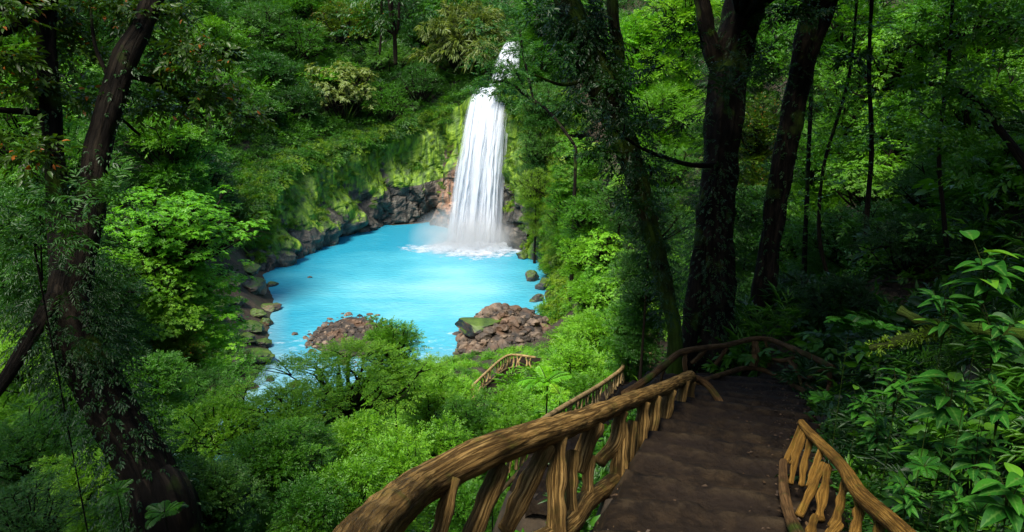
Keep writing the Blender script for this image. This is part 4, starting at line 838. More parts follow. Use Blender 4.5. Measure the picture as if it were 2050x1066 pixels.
stx = ray(905, 400, 90)[0]; notfall = lambda P, t: (P[:, 0] < stx-.8) | (P[:, 0] > ray(1012, 400, 88)[0])
patch = lambda P, t: notfall(P, t) & (noise3(P, .3, 5)+t*1.1 > .42+.1*R.random(len(P)))
onwall(CQ1, CN1, 1150, .3, 1, .18, .55, ['leaf_cliff', 'leaf_moss', 'leaf_moss', 'leaf_mid'], CL_hang, 'cliff_foliage', 'yellow green hanging plants and moss draped over the back cliff', patch)
onwall(CQ1, CN1, 800, .86, 1, .6, 1.3, ['leaf_far', 'leaf_mid', 'leaf_moss'], CL_far+CL_hang, 'cliff_top_foliage', 'dark green bushes overhanging the top of the back cliff', notfall)
onwall(CQ2, CN2, 900, .15, 1, .3, .8, ['leaf_cliff', 'leaf_moss', 'leaf_mid', 'leaf_bright'], CL_far+CL_hang, 'bank_foliage', 'green plants hanging down the right bank of the pool')
jj = int(.96*(CQ1.shape[1]-1)); i = R.integers(1, CQ1.shape[0]-1, 1500); tt_ = R.uniform(-.05, 1, (1500, 1)); P = CQ1[i, jj]*(1-tt_)+CQ1[i, -1]*tt_; P = P[notfall(P, 0)]; m_ = len(P)
scatter('cliff_edge_foliage', 'dense green plants covering the brow of the back cliff', P+[0, 0, .1], np.stack([R.normal(0, .3, m_), R.normal(0, .3, m_), R.uniform(0, 6.28, m_)], 1), R.uniform(.5, 1.2, m_), CL_far, ['leaf_far', 'leaf_mid', 'leaf_moss', 'leaf_deep'])
# ---------------------------------------------------------------- distant and middle-distance trees, each one a thing
HL = 'trees on the slope above the back cliff'
for a in [
 (690, 195, 97, 72, 'whorl', 'leaf_grey', 'pale flat topped tree leaning out over the middle of the back cliff', 1.15),
 (655, 165, 99, 55, 'whorl', 'leaf_lime', 'lighter yellow green crown just above the pale flat topped tree', .5),
 (935, 95, 80, 84, 'weep', 'leaf_grey', 'grey green feathery tree left of the top of the waterfall', 1.1),
 (905, 30, 92, 50, 'weep', 'leaf_mid', 'olive wispy tree higher up behind the grey green feathery one', 1),
 (770, 215, 98, 50, 'dense', 'leaf_mid', 'rounded mid green tree right of the pale flat topped tree', 1),
 (835, 175, 96, 48, 'dense', 'leaf_far', 'dark bushy tree between the rounded green one and the feathery one', 1),
 (590, 215, 98, 48, 'broad', 'leaf_deep', 'dark tree left of the pale flat topped tree', 1),
 (520, 225, 96, 52, 'broad', 'leaf_far', 'dark tree hanging above the left end of the cliff', 1),
 (450, 245, 90, 50, 'fine', 'leaf_far', 'feathery dark tree above the left corner of the pool', 1),
 (600, 90, 106, 60, 'dense', 'leaf_mid', 'domed bright tree high above the pale flat topped tree', .8),
 (535, 150, 104, 55, 'broad', 'leaf_far', 'green tree halfway up the slope left of the domed one', 1),
 (460, 190, 100, 52, 'broad', 'leaf_mid', 'mid green tree on the slope beside the orange flecked foliage', 1),
 (700, 60, 110, 62, 'broad', 'leaf_olive', 'olive tree with a broad crown on the upper slope', 1),
 (780, 120, 104, 52, 'fine', 'leaf_far', 'layered dark tree on the slope above the rounded green one', 1),
 (850, 75, 104, 50, 'broad', 'leaf_deep', 'very dark tree behind the grey green feathery one', 1),
 (440, 90, 112, 60, 'broad', 'leaf_mid', 'pale green tree near the top of the slope', 1),
 (520, 55, 114, 58, 'dense', 'leaf_far', 'bushy tree at the top of the slope left of the middle', 1),
 (620, 15, 116, 60, 'broad', 'leaf_mid', 'tree at the top edge straight above the pale flat topped tree', 1),
 (790, 25, 112, 58, 'dense', 'leaf_deep', 'dark round tree behind the dangling vines', 1),
 (380, 30, 110, 60, 'broad', 'leaf_far', 'distant tree behind the orange flecked foliage at the top', 1),
 (1090, 30, 92, 55, 'broad', 'leaf_mid', 'green tree behind the upper end of the cascade', 1),
 (1075, 120, 86, 42, 'broad', 'leaf_mid', 'bushy tree right of the upper cascade', 1),
 (1085, 210, 80, 45, 'dense', 'leaf_far', 'dark dense tree right of the lip of the fall', 1.1),
 (1078, 300, 80, 42, 'dense', 'leaf_far', 'dark rounded shrub mass halfway down right of the fall', 1.1),
 (1072, 375, 76, 34, 'tinyb', 'leaf_moss', 'mossy shrub low beside the fall on the right', 1.1)]:
    px, py, d, rp, kd, mt, lb, sq = a; kd = 'dense' if kd == 'tinyb' else kd
    plant(px, py, d if px > 1000 else d+26, rp, kd, mt, lb, group=HL, sq=sq, auto=(px < 1000))
# right bank
RB = 'trees and shrubs on the right bank'
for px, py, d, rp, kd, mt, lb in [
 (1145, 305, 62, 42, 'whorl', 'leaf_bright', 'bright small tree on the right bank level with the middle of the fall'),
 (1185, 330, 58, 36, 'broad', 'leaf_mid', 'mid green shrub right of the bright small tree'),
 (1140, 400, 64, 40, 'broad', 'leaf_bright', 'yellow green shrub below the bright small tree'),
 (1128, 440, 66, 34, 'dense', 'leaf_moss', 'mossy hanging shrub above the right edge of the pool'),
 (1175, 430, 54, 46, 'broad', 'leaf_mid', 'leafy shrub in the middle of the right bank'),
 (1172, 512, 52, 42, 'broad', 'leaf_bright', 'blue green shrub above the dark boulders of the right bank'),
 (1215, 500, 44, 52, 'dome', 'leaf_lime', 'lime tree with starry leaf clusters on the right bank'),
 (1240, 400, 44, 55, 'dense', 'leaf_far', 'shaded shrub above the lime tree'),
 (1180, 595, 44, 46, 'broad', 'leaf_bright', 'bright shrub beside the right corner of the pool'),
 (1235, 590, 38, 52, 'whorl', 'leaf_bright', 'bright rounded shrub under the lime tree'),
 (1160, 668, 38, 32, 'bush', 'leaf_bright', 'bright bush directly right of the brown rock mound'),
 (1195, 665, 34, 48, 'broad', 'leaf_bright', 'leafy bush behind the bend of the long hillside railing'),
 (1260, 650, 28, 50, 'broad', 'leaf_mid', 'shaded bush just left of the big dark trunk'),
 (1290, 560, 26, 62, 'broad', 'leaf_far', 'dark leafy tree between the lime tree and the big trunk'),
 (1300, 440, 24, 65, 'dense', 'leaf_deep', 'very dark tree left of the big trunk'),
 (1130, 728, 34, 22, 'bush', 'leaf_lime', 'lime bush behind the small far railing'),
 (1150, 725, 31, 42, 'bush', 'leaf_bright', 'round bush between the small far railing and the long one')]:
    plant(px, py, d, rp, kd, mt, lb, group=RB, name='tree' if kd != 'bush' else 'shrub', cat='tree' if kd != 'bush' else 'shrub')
# open slope in the middle
for px, py, d, rp, kd, mt, lb in [
 (860, 755, 26, 40, 'broad', 'leaf_bright', 'bright shrub in front of the water left of the rock mound'),
 (925, 790, 29, 32, 'bush', 'leaf_bright', 'bright bush at the lower end of the small far railing'),
 (860, 800, 20, 60, 'broad', 'leaf_bright', 'leafy green shrub right of the feathery middle tree'),
 (940, 850, 18, 62, 'broad', 'leaf_mid', 'mid green shrub in the middle of the open slope'),
 (1020, 812, 22, 40, 'bush', 'leaf_bright', 'low bright bush below the tree fern'),
 (1020, 860, 17.5, 40, 'bush', 'leaf_bright', 'small bush just left of the long railing where it meets the handrail'),
 (880, 900, 13, 62, 'bush', 'leaf_bright', 'bright bush directly above the near handrail'),
 (790, 930, 11, 62, 'bush', 'leaf_bright', 'yellow green bush left of the near handrail'),
 (700, 980, 9.5, 68, 'bush', 'leaf_bright', 'lit leafy bush left of where the handrail leaves the picture'),
 (620, 1020, 8.6, 60, 'bush', 'leaf_mid', 'dark edged bush at the bottom below the middle tree'),
 (930, 1010, 8.5, 50, 'bush', 'leaf_mid', 'small bush seen under the handrail'),
 (1170, 780, 27, 34, 'bush', 'leaf_mid', 'low bush peeping over the long railing')]:
    plant(px, py, d, rp, kd, mt, lb, name='shrub', cat='shrub', group='shrubs on the open slope')
for px, py, d, rp, mt, lb in [(1095, 765, 25, 74, 'leaf_lime', 'lacy light green tree fern in front of the small far railing'), (1120, 790, 24, 40, 'leaf_bright', 'smaller tree fern beside the long hillside railing'), (330, 1030, 6.3, 62, 'leaf_mid', 'dark fern at the foot of the leaning trunk'), (235, 985, 6.6, 48, 'leaf_mid', 'fern left of the foot of the leaning trunk'),
                              (985, 905, 13.5, 44, 'leaf_bright', 'fern on the slope just above the handrail'), (800, 1020, 7.8, 50, 'leaf_bright', 'fern low down beside the thick handrail')]:
    plant(px, py, d, rp, 'fern', mt, lb, name='tree_fern', cat='tree fern', group='tree ferns')
# the feathery tree in front of the water
plant(695, 765, 15, 160, 'open', 'leaf_bright', 'feathery dark stemmed tree standing in front of the pool in the middle', sq=.55, fill=False)
plant(715, 890, 12.5, 62, 'bush', 'leaf_bright', 'bright bush hiding the foot of the middle tree', name='shrub', cat='shrub', group='shrubs left of the middle tree')
plant(600, 900, 11.5, 66, 'broad', 'leaf_mid', 'broad leaved shrub left of the bush at the foot of the middle tree', group='shrubs left of the middle tree')
plant(385, 905, 15, 62, 'broad', 'leaf_mid', 'leafy shrub between the leaning trunk and the hidden stream', group='shrubs left of the middle tree')
plant(585, 825, 13.5, 100, 'fine', 'leaf_bright', 'feathery shrub joined to the left of the middle tree', sq=.7, group='shrubs left of the middle tree')
plant(785, 690, 17, 58, 'broad', 'leaf_bright', 'bright feathery crown rising highest beside the middle tree', group='shrubs left of the middle tree')
plant(545, 930, 10, 90, 'broad', 'leaf_mid', 'mid green dense shrub below the feathery shrub', group='shrubs left of the middle tree')
plant(455, 850, 13, 80, 'broad', 'leaf_bright', 'olive shrub between the leaning trunk and the middle tree', group='shrubs left of the middle tree')
plant(420, 985, 8.4, 85, 'broad', 'leaf_far', 'dark leafy shrub beside the foot of the leaning trunk', group='shrubs left of the middle tree')
# left
LF = 'trees on the left slope'
for px, py, d, rp, kd, mt, lb, sq in [
 (345, 460, 31, 145, 'dome', 'leaf_lime', 'glowing lime green tree with starry leaf clusters left of the pool', .72),
 (320, 560, 30, 85, 'dome', 'leaf_bright', 'lower green crown under the glowing lime tree', .8),
 (372, 605, 34, 44, 'dome', 'leaf_bright', 'small leafy sapling between the lime tree and the boulders', 1),
 (345, 700, 30, 60, 'broad', 'leaf_olive', 'olive shrub above the left boulders', .8),
 (385, 775, 26, 54, 'fine', 'leaf_mid', 'yellowish shrub below the left boulders', .8),
 (300, 760, 22, 70, 'broad', 'leaf_mid', 'shrub in shade behind the leaning trunk', .9),
 (340, 280, 56, 85, 'broad', 'leaf_mid', 'tree seen between the forked trunk and the orange flecked leaves', 1),
 (265, 180, 60, 90, 'broad', 'leaf_far', 'dark tree behind the fork of the leaning tree', 1),
 (410, 350, 70, 55, 'broad', 'leaf_deep', 'dark tree behind the top of the lime tree', 1),
 (50, 250, 42, 110, 'broad', 'leaf_mid', 'leafy tree behind the left edge trunk', 1),
 (140, 330, 40, 90, 'fine', 'leaf_mid', 'layered tree between the two stems of the fork', 1),
 (40, 110, 50, 100, 'broad', 'leaf_mid', 'tree at the upper left corner', 1),
 (150, 60, 60, 90, 'broad', 'leaf_far', 'dark tree high behind the forked stems', 1),
 (60, 450, 26, 95, 'broad', 'leaf_far', 'shaded tree left of the mossy trunk', 1),
 (200, 600, 26, 80, 'broad', 'leaf_deep', 'deep green tree behind the mossy trunk', 1),
 (50, 720, 17, 100, 'fine', 'leaf_bright', 'bright fine leaved shrub under the left branch', .8),
 (160, 820, 14, 95, 'fine', 'leaf_bright', 'sunlit fine leaved shrub below the leaning trunk', .8),
 (60, 900, 11, 110, 'fine', 'leaf_mid', 'green fine leaved shrub in the lower left', .8),
 (190, 960, 10, 80, 'broad', 'leaf_bright', 'lit shrub left of the foot of the leaning trunk', .9),
 (60, 1040, 8, 90, 'dense', 'leaf_far', 'dark shrub in the lower left corner', .9),
 (260, 1040, 8.4, 60, 'broad', 'leaf_mid', 'shrub at the bottom edge in front of the leaning trunk', .9)]:
    plant(px, py, d, rp, kd, mt, lb, group=LF, sq=sq)
# right forest; shade on the lower plants is put into darker leaf colours
RF = 'trees in the forest right of the steps'
for px, py, d, rp, kd, mt, lb in [
 (1290, 90, 50, 75, 'broad', 'leaf_lime', 'lit tree high up between the mossy leaning trunk and the big trunk'), (1370, 30, 46, 70, 'broad', 'leaf_bright', 'bright crown at the top edge left of the big trunk'),
 (1330, 230, 38, 75, 'fine', 'leaf_bright', 'bright layered tree left of the big trunk'), (1340, 340, 30, 62, 'fine', 'leaf_mid', 'layered tree below the bright one left of the big trunk'),
 (1515, 260, 34, 70, 'broad', 'leaf_olive', 'olive tree showing between the two dark trunks'), (1500, 420, 28, 60, 'broad', 'leaf_far', 'tree low between the two dark trunks'), (1530, 90, 38, 70, 'broad', 'leaf_mid', 'tree high between the two dark trunks'),
 (1690, 60, 32, 105, 'broad', 'leaf_mid', 'tree at the top edge right of the slim dark trunk'), (1800, 130, 28, 110, 'dome', 'leaf_bright', 'brightest crown in the right forest'), (1930, 50, 25, 110, 'broad', 'leaf_mid', 'bright tree near the upper right corner'),
 (1700, 200, 30, 85, 'dense', 'leaf_mid', 'dense tree right of the slim dark trunk'), (1830, 260, 25, 90, 'broad', 'leaf_mid', 'leafy tree below the brightest crown'), (1960, 210, 20, 100, 'broad', 'leaf_mid', 'tree by the right edge under the bright one'),
 (1640, 330, 30, 70, 'broad', 'leaf_mid', 'lit sapling right of the slim dark trunk'), (1750, 370, 24, 85, 'whorl', 'leaf_bright', 'sapling with shiny clusters in the middle of the right forest'), (1890, 380, 19, 90, 'fine', 'leaf_far', 'layered sapling in the right forest'),
 (2000, 340, 15, 85, 'broad', 'leaf_mid', 'lit sapling at the right edge'), (1600, 480, 24, 62, 'broad', 'leaf_mid', 'small lit shrub low behind the slim trunk'), (1700, 480, 20, 80, 'broad', 'leaf_far', 'shrub in the shade behind the landing'),
 (1830, 490, 15, 90, 'fine', 'leaf_deep', 'very dark layered shrub above the mossy branch'), (1580, 600, 18, 62, 'dense', 'leaf_deep', 'dark shrub right behind the landing railing'), (1690, 610, 14, 80, 'fine', 'leaf_deep', 'dark feathery shrub right of the landing railing')]:
    plant(px, py, d, rp, kd, mt, lb, group=RF)
# slim saplings
for k, (P_, w_, lb) in enumerate([([(1605, 620, 20), (1612, 480, 20), (1618, 330, 20), (1625, 160, 20), (1630, -60, 20)], 10, 'thin straight sapling right of the slim dark trunk'),
    ([(1740, 600, 16), (1735, 450, 16), (1745, 300, 16), (1740, 120, 16), (1750, -80, 16)], 10, 'thin sapling in the middle of the right forest'), ([(1660, 580, 17), (1640, 470, 17), (1650, 330, 17), (1700, 150, 17), (1720, -60, 17)], 8, 'bent thin sapling right of the straight one'),
    ([(2060, 340, 9), (2010, 270, 9.3), (1950, 200, 9.6), (1900, 175, 10), (1860, 168, 10)], 14, 'dark bare branch reaching in at the right edge'), ([(1900, 560, 13), (1890, 440, 13), (1880, 300, 13), (1900, 120, 13), (1910, -60, 13)], 9, 'thin dark sapling toward the right edge')]):
    P3 = np.array([ray(*p) for p in P_]); root = thing('sapling', lb, 'sapling', tuple(P3[0]), 'thin saplings in the right forest'); r_ = .5*w_*P_[0][2]/FPX
    if k != 3: P3 = np.vstack([[P3[0][0], P3[0][1], gz(P3[0][0], P3[0][1])[0]-.2], P3]) if gz(P3[0][0], P3[0][1])[0] < P3[0][2] else P3
    tube_obj('trunk', M['bark'], root, P3-P3[0 if k == 3 else 0]*0-np.array(root.location), np.linspace(r_*1.2, r_*.7, len(P3)), n=60, seg=8, lump=.2, seed=k)
    A = Acc(); X = catmull(P3, 60)[25:]
    for q in range(16):
        p = X[R.integers(0, len(X))]; blobfill(A, p+R.normal(0, .5, 3)-np.array(root.location), .35, 12, .28, 'broad', HI, .4)
    link('crown', A.mesh('crown'), M['leaf_mid'], root)

# ---------------------------------------------------------------- big trees framing the view
def bigtree(label, trunkP, trunkW, limbs, blobs, mat, wood, sty, L, dens, name='tree', ivy=None, lod=HI, lump=.22, extra_mats=()):
    base = ray(*trunkP[0]); g = gz(base[0], base[1])[0]; b0 = np.array([base[0], base[1], min(g, base[2])-.3]); root = thing(name, label, 'tree', tuple(b0))
    T = np.array([ray(*p) for p in trunkP]); rr = [.5*w_*p[2]/FPX for w_, p in zip(trunkW, trunkP)]
    if base[2] > b0[2]+.1: T = np.vstack([b0, T]); rr = [rr[0]*1.35]+rr
    tube_obj('trunk', M[wood], root, T-b0, rr, n=150, seg=40, lump=lump, groove=.10, seed=len(label), lsc=1.6)
    for P_, W_ in limbs:
        Q = np.array([ray(*p) for p in P_]); tube_obj('limb', M[wood], root, Q-b0, [.5*w_*p[2]/FPX for w_, p in zip(W_, P_)], n=90, seg=18, lump=lump, groove=.08, seed=len(P_)*3.3, lsc=2.2)
    A = Acc(); W = Acc()
    for bb in blobs:
        c_ = ray(*bb[:3]) if bb[2] < 90 and len(bb) == 4 else np.array(bb[:3]); r = bb[3] if len(bb) == 4 else bb[3]
        if len(bb) == 4: r = bb[3]*bb[2]/FPX
        if len(bb) == 5:  # unseen crown and its limb, added above the view to shade the ground
            tp = T[-2]; tube_obj('limb', M[wood], root, [tp-b0, (tp+c_)/2-b0+np.array([0, 0, .6]), c_-b0], [.11, .07, .03], n=12, seg=7, lump=.2)
            o = link('crown', matmesh(random.choice(K['broad'])[0], mat)); o.parent = root; o.location = c_-b0; o.scale = (r*1.15, r*1.15, r*.8); o.rotation_euler = (0, 0, random.uniform(0, 6)); continue
        near_ = catmull(T, 60); kx = np.argmin(np.linalg.norm(near_-(c_-np.array([0, 0, .8])), axis=1)); tp = near_[max(0, kx-14)]
        if np.linalg.norm(tp-c_) < 1.5: addtube(W, [tp-b0, (tp*.45+c_*.55)-b0+np.array([0, 0, -.15]), c_-b0], [.02, .015, .01], n=14, seg=6, cap=False, lump=.2)
        npd = max(3, int(9*r*r))if r < 1.6 else int(11*r)
        for _ in range(npd):
            p = c_+nrm(R.normal(size=3))*r*R.uniform(.15, .95)*np.array([1, 1, .6]); blobfill(A, p-b0, R.uniform(.22, .42)*min(1.4, max(.8, r)), int(dens*R.uniform(.6, 1.3)), L, sty, lod, .35, droop=.35, shell=.2, lo=-.8)
            if _ % 3 == 0: addtube(W, [c_-b0, (c_+p)/2-b0+R.normal(0, .05, 3), p-b0], [.02, .014, .006], n=8, seg=5, cap=False)
    link('crown', A.mesh('crown'), M[mat], root)
    if W.V: link('twigs', W.mesh('twigs'), M[wood], root)
    if ivy:
        A = Acc()
        for P_, wpx, cnt, isty, iL in ivy:
            Q = catmull(np.array([ray(*p) for p in P_]), 120); i = R.integers(0, 120, cnt); d_ = nrm(R.normal(size=(cnt, 3))*[1, 1, .4]); rr_ = .5*wpx*P_[0][2]/FPX
            Pp = Q[i]+d_*rr_*R.uniform(.8, 1.25, (cnt, 1)); leaves(A, Pp-b0, d_+np.array([0, 0, -.3]), iL*R.uniform(.6, 1.3, cnt), isty, LO, droop=.6)
        link('climbing_leaves', A.mesh('climbing_leaves'), M['leaf_deep'], root)
    return root
LT = [(355, 1130, 7.4), (305, 970, 7.4), (240, 850, 7.5), (180, 740, 7.6), (140, 640, 7.7), (135, 540, 7.9), (118, 420, 8.0), (110, 320, 8.1), (98, 180, 8.2), (90, 20, 8.4), (85, -200, 8.8)]
bigtree('huge dark leaning tree with a mossy forked trunk on the left', LT, [135, 108, 98, 90, 84, 64, 44, 38, 38, 38, 38],
    [([(140, 600, 7.8), (175, 440, 8.0), (192, 330, 8.2), (218, 220, 8.4), (250, 120, 8.6), (290, 40, 8.9), (350, -120, 9.4)], [80, 60, 50, 56, 50, 44, 40]),
     ([(-60, 860, 6.8), (10, 760, 7.0), (60, 680, 7.2), (110, 600, 7.6)], [24, 26, 30, 40]), ([(110, 235, 8.2), (60, 225, 8.0), (-10, 220, 7.7)], [16, 14, 10]),
     ([(-20, 75, 7.6), (40, 50, 7.9), (95, 10, 8.3)], [16, 18, 20]), ([(215, 150, 8.5), (190, 90, 8.6), (180, 0, 8.8)], [8, 7, 6]), ([(250, 150, 8.6), (310, 165, 9.0), (370, 200, 9.4), (420, 250, 9.8)], [16, 12, 9, 5]), ([(200, 330, 8.2), (230, 240, 8.6), (280, 270, 9)], [9, 7, 5])],
    [(330, 30, 9.2, 85), (400, 90, 9.4, 75), (450, 170, 9.6, 62), (490, 235, 9.8, 46), (420, 200, 9.6, 55), (370, 140, 9.2, 60), (330, 110, 9.2, 60), (160, 100, 8.8, 45), (30, 120, 7.6, 50), (10, 20, 7.5, 60), (180, 20, 9, 60),
     (-1.5, 7.0, 4.6, 2.0, 0), (-7, 0, 5.5, 2.4, 0), (-9, 8.5, 5.5, 2.4, 0), (-13, 6, 7, 2.6, 0), (-16, 16, 8.5, 2.8, 0), (-12, 1, 7, 2.6, 0), (60, 170, 8, 45), (150, 200, 9, 42), (270, 20, 9, 55), (300, 210, 9.6, 42), (360, 220, 9.8, 36), (110, 30, 8.6, 45), (40, 300, 7.6, 36)],  # world-space crowns: unseen, added to shade the left side
    'leaf_olive', 'bark', 'broad', .22, 26, ivy=[([(150, 730, 7.5), (130, 620, 7.7), (130, 500, 7.9)], 150, 500, 'fine', .22), ([(320, 1040, 7.4), (200, 780, 7.5), (140, 640, 7.7)], 138, 1500, 'broad', .11), ([(175, 440, 8), (218, 220, 8.4), (290, 40, 8.9)], 52, 200, 'broad', .12), ([(112, 420, 8), (98, 180, 8.2), (88, 0, 8.5)], 44, 160, 'broad', .12)])
# dark sprays hanging left
def spray(label, blobs, mat, sty, L, dens, stem):
    P3 = np.array([ray(*p) for p in stem]); b0 = P3[0]; g = gz(b0[0], b0[1])[0]; root = thing('shrub', label, 'shrub', (b0[0], b0[1], g))
    rt = np.array([b0[0], b0[1], g]); A = Acc()
    for px, py, d, rp in blobs:
        c_ = ray(px, py, d); r = rp*d/FPX
        for _ in range(max(4, int(14*r))): blobfill(A, c_+nrm(R.normal(size=3))*r*R.uniform(.1, 1)*[1, 1, .6]-rt, .3, int(dens), L, sty, LO, .3, droop=.3, shell=.2, lo=-.8)
    link('crown', A.mesh('crown'), M[mat], root); tube_obj('stem', M['bark'], root, np.vstack([rt-[0, 0, .2], P3])-rt, .008, n=50, seg=8, lump=.2)
spray('drooping dark feathery shrub against the mossy trunk on the left', [(60, 420, 6.6, 80), (30, 500, 6.2, 70), (130, 460, 6.8, 50), (200, 400, 7.2, 30)], 'leaf_far', 'fine', .3, 9, [(95, 640, 6.9), (85, 560, 6.8), (80, 430, 6.7)])
bigtree('massive dark trunk hung with dark fronds beside the landing', [(1425, 720, 15.6), (1428, 640, 15.6), (1430, 520, 15.7), (1438, 400, 15.8), (1448, 270, 15.9), (1460, 150, 16), (1485, 40, 16.1), (1520, -120, 16.4)], [140, 92, 80, 74, 72, 78, 76, 66],
    [([(1372, 735, 15), (1382, 650, 15.2), (1398, 520, 15.5), (1420, 400, 15.8)], [30, 34, 30, 24]), ([(1455, 180, 16), (1420, 80, 15.8), (1395, -60, 15.6)], [40, 36, 34]), ([(1450, 330, 15.8), (1380, 330, 14.5), (1290, 300, 13), (1230, 260, 12)], [12, 10, 7, 4])],
    [(1480, 130, 10.5, 75), (1400, 60, 10.5, 80), (1330, 130, 10.6, 60), (1480, 190, 10.2, 60), (1560, 150, 10.8, 50), (1300, 330, 11.5, 60), (1250, 250, 11.5, 50), (1370, 250, 12, 45),
     (2.6, 9, 4.6, 2.3, 0), (4, 5.5, 5.0, 2.3, 0), (1.6, 4.5, 4.6, 2.0, 0), (4, 2.5, 4.8, 1.7, 0), (7.5, 11, 5.5, 2.3, 0), (5.5, 1.5, 4.2, 2.2, 0), (4.5, -2, 4, 2.3, 0), (3.5, -5.5, 5, 2.4, 0), (9, 3, 5, 2.4, 0), (8, 8, 5.5, 2.4, 0), (.3, 7.5, 5.2, 1.8, 0)],  # crowns over and behind the camera, unseen, added to shade the steps
    'leaf_deep', 'bark', 'fine', .34, 9, ivy=[([(1425, 720, 15.4), (1430, 520, 15.6), (1445, 300, 15.8)], 100, 1800, 'broad', .13), ([(1445, 300, 15.8), (1460, 150, 15.9), (1490, 20, 16.1)], 88, 300, 'fine', .28)])
bigtree('slim dark trunk leaning right behind the landing', [(1522, 660, 16), (1535, 540, 16), (1555, 400, 16.1), (1578, 280, 16.2), (1600, 160, 16.3), (1625, 40, 16.4), (1660, -120, 16.8)], [52, 44, 44, 46, 48, 52, 48],
    [([(1600, 160, 16.3), (1650, 60, 16), (1690, -60, 15.8)], [18, 15, 12])], [(1620, 30, 15, 60), (1560, 20, 15, 50), (1700, 110, 14, 50), (6.5, 15, 5.5, 2.6, 0), (9.5, 14, 6, 2.6, 0), (12, 10, 7, 2.6, 0), (16, 19, 9.5, 2.8, 0), (5, 18, 7.5, 2.4, 0)], 'leaf_deep', 'bark', 'broad', .3, 16,  # high world-space crowns added out of view to darken the right forest
    ivy=[([(1535, 540, 16), (1578, 280, 16.2), (1620, 60, 16.4)], 50, 420, 'broad', .16)])
bigtree('shaggy moss hung trunk leaning left above the right bank', [(1352, 700, 13.4), (1335, 590, 13.6), (1305, 470, 13.8), (1268, 340, 14), (1225, 220, 14.1), (1180, 110, 14.2), (1140, 10, 14.3), (1100, -120, 14.6)], [32, 32, 36, 46, 60, 62, 50, 46],
    [([(1225, 220, 14.1), (1240, 120, 14.2), (1228, 40, 14.3), (1222, -60, 14.4)], [20, 22, 24, 24]), ([(1200, 150, 14), (1130, 170, 13.6), (1070, 150, 13.2)], [10, 7, 4])],
    [(1080, 30, 13, 50), (1150, 200, 13.4, 50), (1240, 170, 13.4, 55), (1100, 110, 13, 40), (1270, 400, 13, 55), (1200, 300, 13.6, 45), (1310, 250, 13.2, 50), (1.5, 12, 6, 2.4, 0)], 'leaf_deep', 'bark_moss', 'broad', .26, 18,  # last blob: unseen crown added for shade
    ivy=[([(1268, 340, 14), (1180, 110, 14.2), (1140, 10, 14.3)], 78, 1500, 'tiny', .3), ([(1345, 650, 13.5), (1305, 470, 13.8), (1268, 340, 14)], 50, 500, 'broad', .16)])
# vines dangling at the top
rt = ray(785, -60, 12); root = thing('hanging_vine', 'dark vines with wisps dangling into the top of the view', 'vine', tuple(rt))
for P_, w_ in (([(780, -60, 12), (783, 20, 12), (790, 70, 12), (792, 130, 12)], 9), ([(760, -60, 12), (764, 40, 12), (760, 110, 12)], 4), ([(800, -60, 12), (796, 60, 12), (775, 62, 12)], 5)):
    tube_obj('stem', M['bark'], root, np.array([ray(*p) for p in P_])-rt, .5*w_*12/FPX, n=30, seg=8, lump=.4)
A = Acc()
for k in range(26): blobfill(A, ray(R.normal(785, 45), R.uniform(-40, 70), 12+R.normal(0, .4))-rt, .22, 9, .2, 'broad', LO, .5, droop=.8)
link('leaves', A.mesh('leaves'), M['leaf_far'], root)
# overhanging spray in front of the upper cascade
rt = ray(1150, 300, 55); g = gz(rt[0], rt[1])[0]; root = thing('tree', 'slender tree reaching its leafy twigs across the lip of the waterfall', 'tree', (rt[0], rt[1], g)); b0 = np.array([rt[0], rt[1], g])
for P_, w_ in (([(1150, 290, 55), (1100, 225, 55), (1050, 190, 55), (1020, 165, 55), (980, 165, 55)], 6), ([(1060, 200, 55), (1035, 150, 55), (1015, 120, 55)], 5), ([(1070, 210, 55), (1050, 120, 55), (1040, 60, 55)], 5)):
    tube_obj('limb', M['bark'], root, np.array([ray(*p) for p in P_])-b0, .5*w_*55/FPX, n=30, seg=8, lump=.2)
tube_obj('trunk', M['bark'], root, np.array([b0-[0, 0, .3], ray(1152, 330, 55), ray(1150, 290, 55)])-b0, [.2, .14, .1], n=30, seg=10, lump=.2)
A = Acc()
for px, py, rp in ((960, 120, 26), (985, 90, 26), (1010, 60, 26), (960, 60, 26), (1040, 140, 16), (985, 135, 18), (975, 160, 14), (1000, 150, 14), (1020, 130, 16), (1010, 168, 12), (1045, 100, 18), (1055, 160, 22), (1035, 60, 18), (1070, 110, 26), (1080, 200, 26), (1040, 30, 22), (1005, 10, 18), (965, 172, 12), (950, 185, 12), (1000, 178, 7), (1035, 178, 10), (1020, 150, 12), (1000, 130, 12), (1028, 80, 10), (1040, 200, 14), (1030, 105, 12)):
    for q in range(5): blobfill(A, ray(px+R.normal(0, rp*.5), py+R.normal(0, rp*.4), 55+R.normal(0, .5))-b0, .45, 10, .5, 'broad', LO, .4)
link('crown', A.mesh('crown'), M['leaf_far'], root)

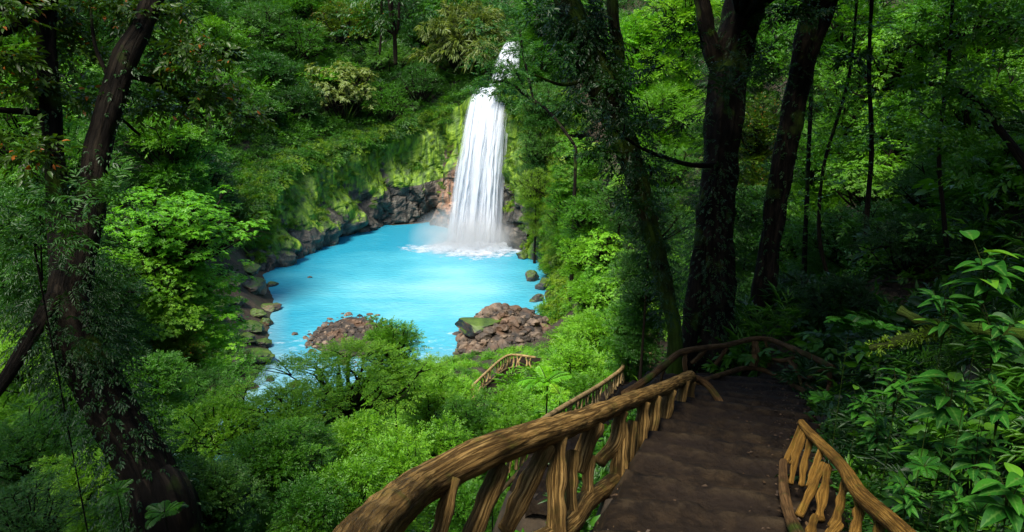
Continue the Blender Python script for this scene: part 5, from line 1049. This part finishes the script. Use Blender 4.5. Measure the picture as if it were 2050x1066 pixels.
# ---------------------------------------------------------------- large leaved plants and ferns beside the steps
BL = 'large leaved plants right of the steps'
for px, py, d, rp, v, lb in [(1985, 520, 3.3, 95, 0, 'plant with the biggest pale green leaves at the right edge'), (1900, 600, 3.8, 85, 1, 'large leaved plant just above the mossy branch'), (2000, 650, 3.2, 80, 2, 'broad leaved plant behind the outer end of the mossy branch'),
    (1800, 760, 4.8, 75, 1, 'plant with a fan of dark leaves under the mossy branch'), (1910, 770, 3.9, 85, 0, 'leafy plant halfway down the right side'), (2010, 780, 3.1, 90, 1, 'glossy plant under the mossy branch at the right edge'),
    (1760, 850, 5.2, 60, 2, 'small plant right of the top of the low railing'), (1850, 880, 4.2, 70, 0, 'plant with drooping leaves in the middle of the right bank of plants'), (1960, 890, 3.3, 85, 2, 'dense plant low at the right edge'),
    (2030, 960, 2.7, 90, 0, 'nearest plant with long lit leaves at the right edge'), (1820, 980, 3.6, 60, 1, 'small plant beside the slim orange railing'), (1720, 800, 6.0, 50, 2, 'dim plant behind the top of the low railing'), (1930, 1000, 3.0, 70, 1, 'leafy plant near the lower right corner')]:
    plant(px, py, d, rp, 'bigleaf', 'leaf_big', lb, name='leafy_plant', cat='plant', group=BL, wood='bark_moss', var=v, auto=False)
for px, py, d, rp, lb in [(1700, 655, 6.0, 70, 'dark fern spreading left of the mossy branch'), (1770, 660, 5.4, 45, 'small fern touching the tip of the mossy branch'), (1850, 935, 3.8, 55, 'fern with pale fronds among the plants'), (1960, 1030, 2.9, 75, 'fern at the bottom right corner'), (1650, 800, 7, 40, 'small dim fern behind the low railing')]:
    plant(px, py, d, rp, 'nearfern', 'leaf_big', lb, name='fern', cat='fern', group='ferns right of the steps', wood='bark_moss', auto=False)
rt = ray(1745, 695, 4.2); root = thing('fallen_branch', 'mossy forked branch reaching in among the plants from the right edge', 'branch', tuple(rt))
tube_obj('main_stem', M['bark_moss'], root, np.array([ray(*p) for p in [(1800, 620, 4.2), (1850, 645, 4.1), (1900, 652, 4.0), (1980, 664, 3.8), (2080, 672, 3.6), (2200, 690, 3.4)]])-rt, [.028, .03, .032, .035, .04, .05], n=80, seg=16, lump=.5, seed=3, lsc=14)
tube_obj('side_stem', M['bark_moss'], root, np.array([ray(*p) for p in [(1742, 698, 4.3), (1790, 686, 4.2), (1840, 672, 4.1), (1895, 655, 4.0)]])-rt, [.022, .03, .03, .028], n=60, seg=14, lump=.6, seed=5, lsc=16)
A = Acc(); Q = catmull(np.array([ray(*p) for p in [(1742, 698, 4.3), (1840, 672, 4.1), (1895, 655, 4.0)]]), 100); i = R.integers(0, 100, 500); d_ = nrm(R.normal(size=(500, 3))); leaves(A, Q[i]+d_*.026-rt, d_, R.uniform(.015, .04, 500), 'tiny', LO); link('moss', A.mesh('moss'), M['leaf_moss'], root)
# litter on the path
A = Acc(); nL = 1500; i = R.integers(0, len(PATH)-1, nL); t = R.random(nL)[:, None]; q = PATH[i]*(1-t)+PATH[i+1]*t; off = R.uniform(-1, 1, nL)*q[:, 3]*1.02; off = np.sign(off)*np.abs(off/q[:, 3])**.6*q[:, 3]
P = np.column_stack([q[:, 0]+off, q[:, 1], q[:, 2]+.06]); 
dg = bpy.context.evaluated_depsgraph_get() if False else None
leaves(A, P, np.column_stack([R.normal(size=(nL, 2)), np.zeros(nL)]), R.uniform(.05, .12, nL), 'tiny', LO, droop=.05, upj=.1)
M['litter'] = leaf_mat('litter', (.015, .008, .004), (.05, .028, .012), (.16, .09, .03), trans=.1, rough=.7)
STY['one'] = dict(k=1, ll=1.0, w=.3, ang=0, mode='alt'); A = Acc(); leaves(A, P, np.column_stack([R.normal(size=(nL, 2)), np.zeros(nL)]), R.uniform(.015, .06, nL), 'one', LO, droop=.1, upj=.25)
lt = link('leaf_litter', A.mesh('leaf_litter'), M['litter']); tag(lt, 'scattered brown fallen leaves on the steps', kind='stuff')
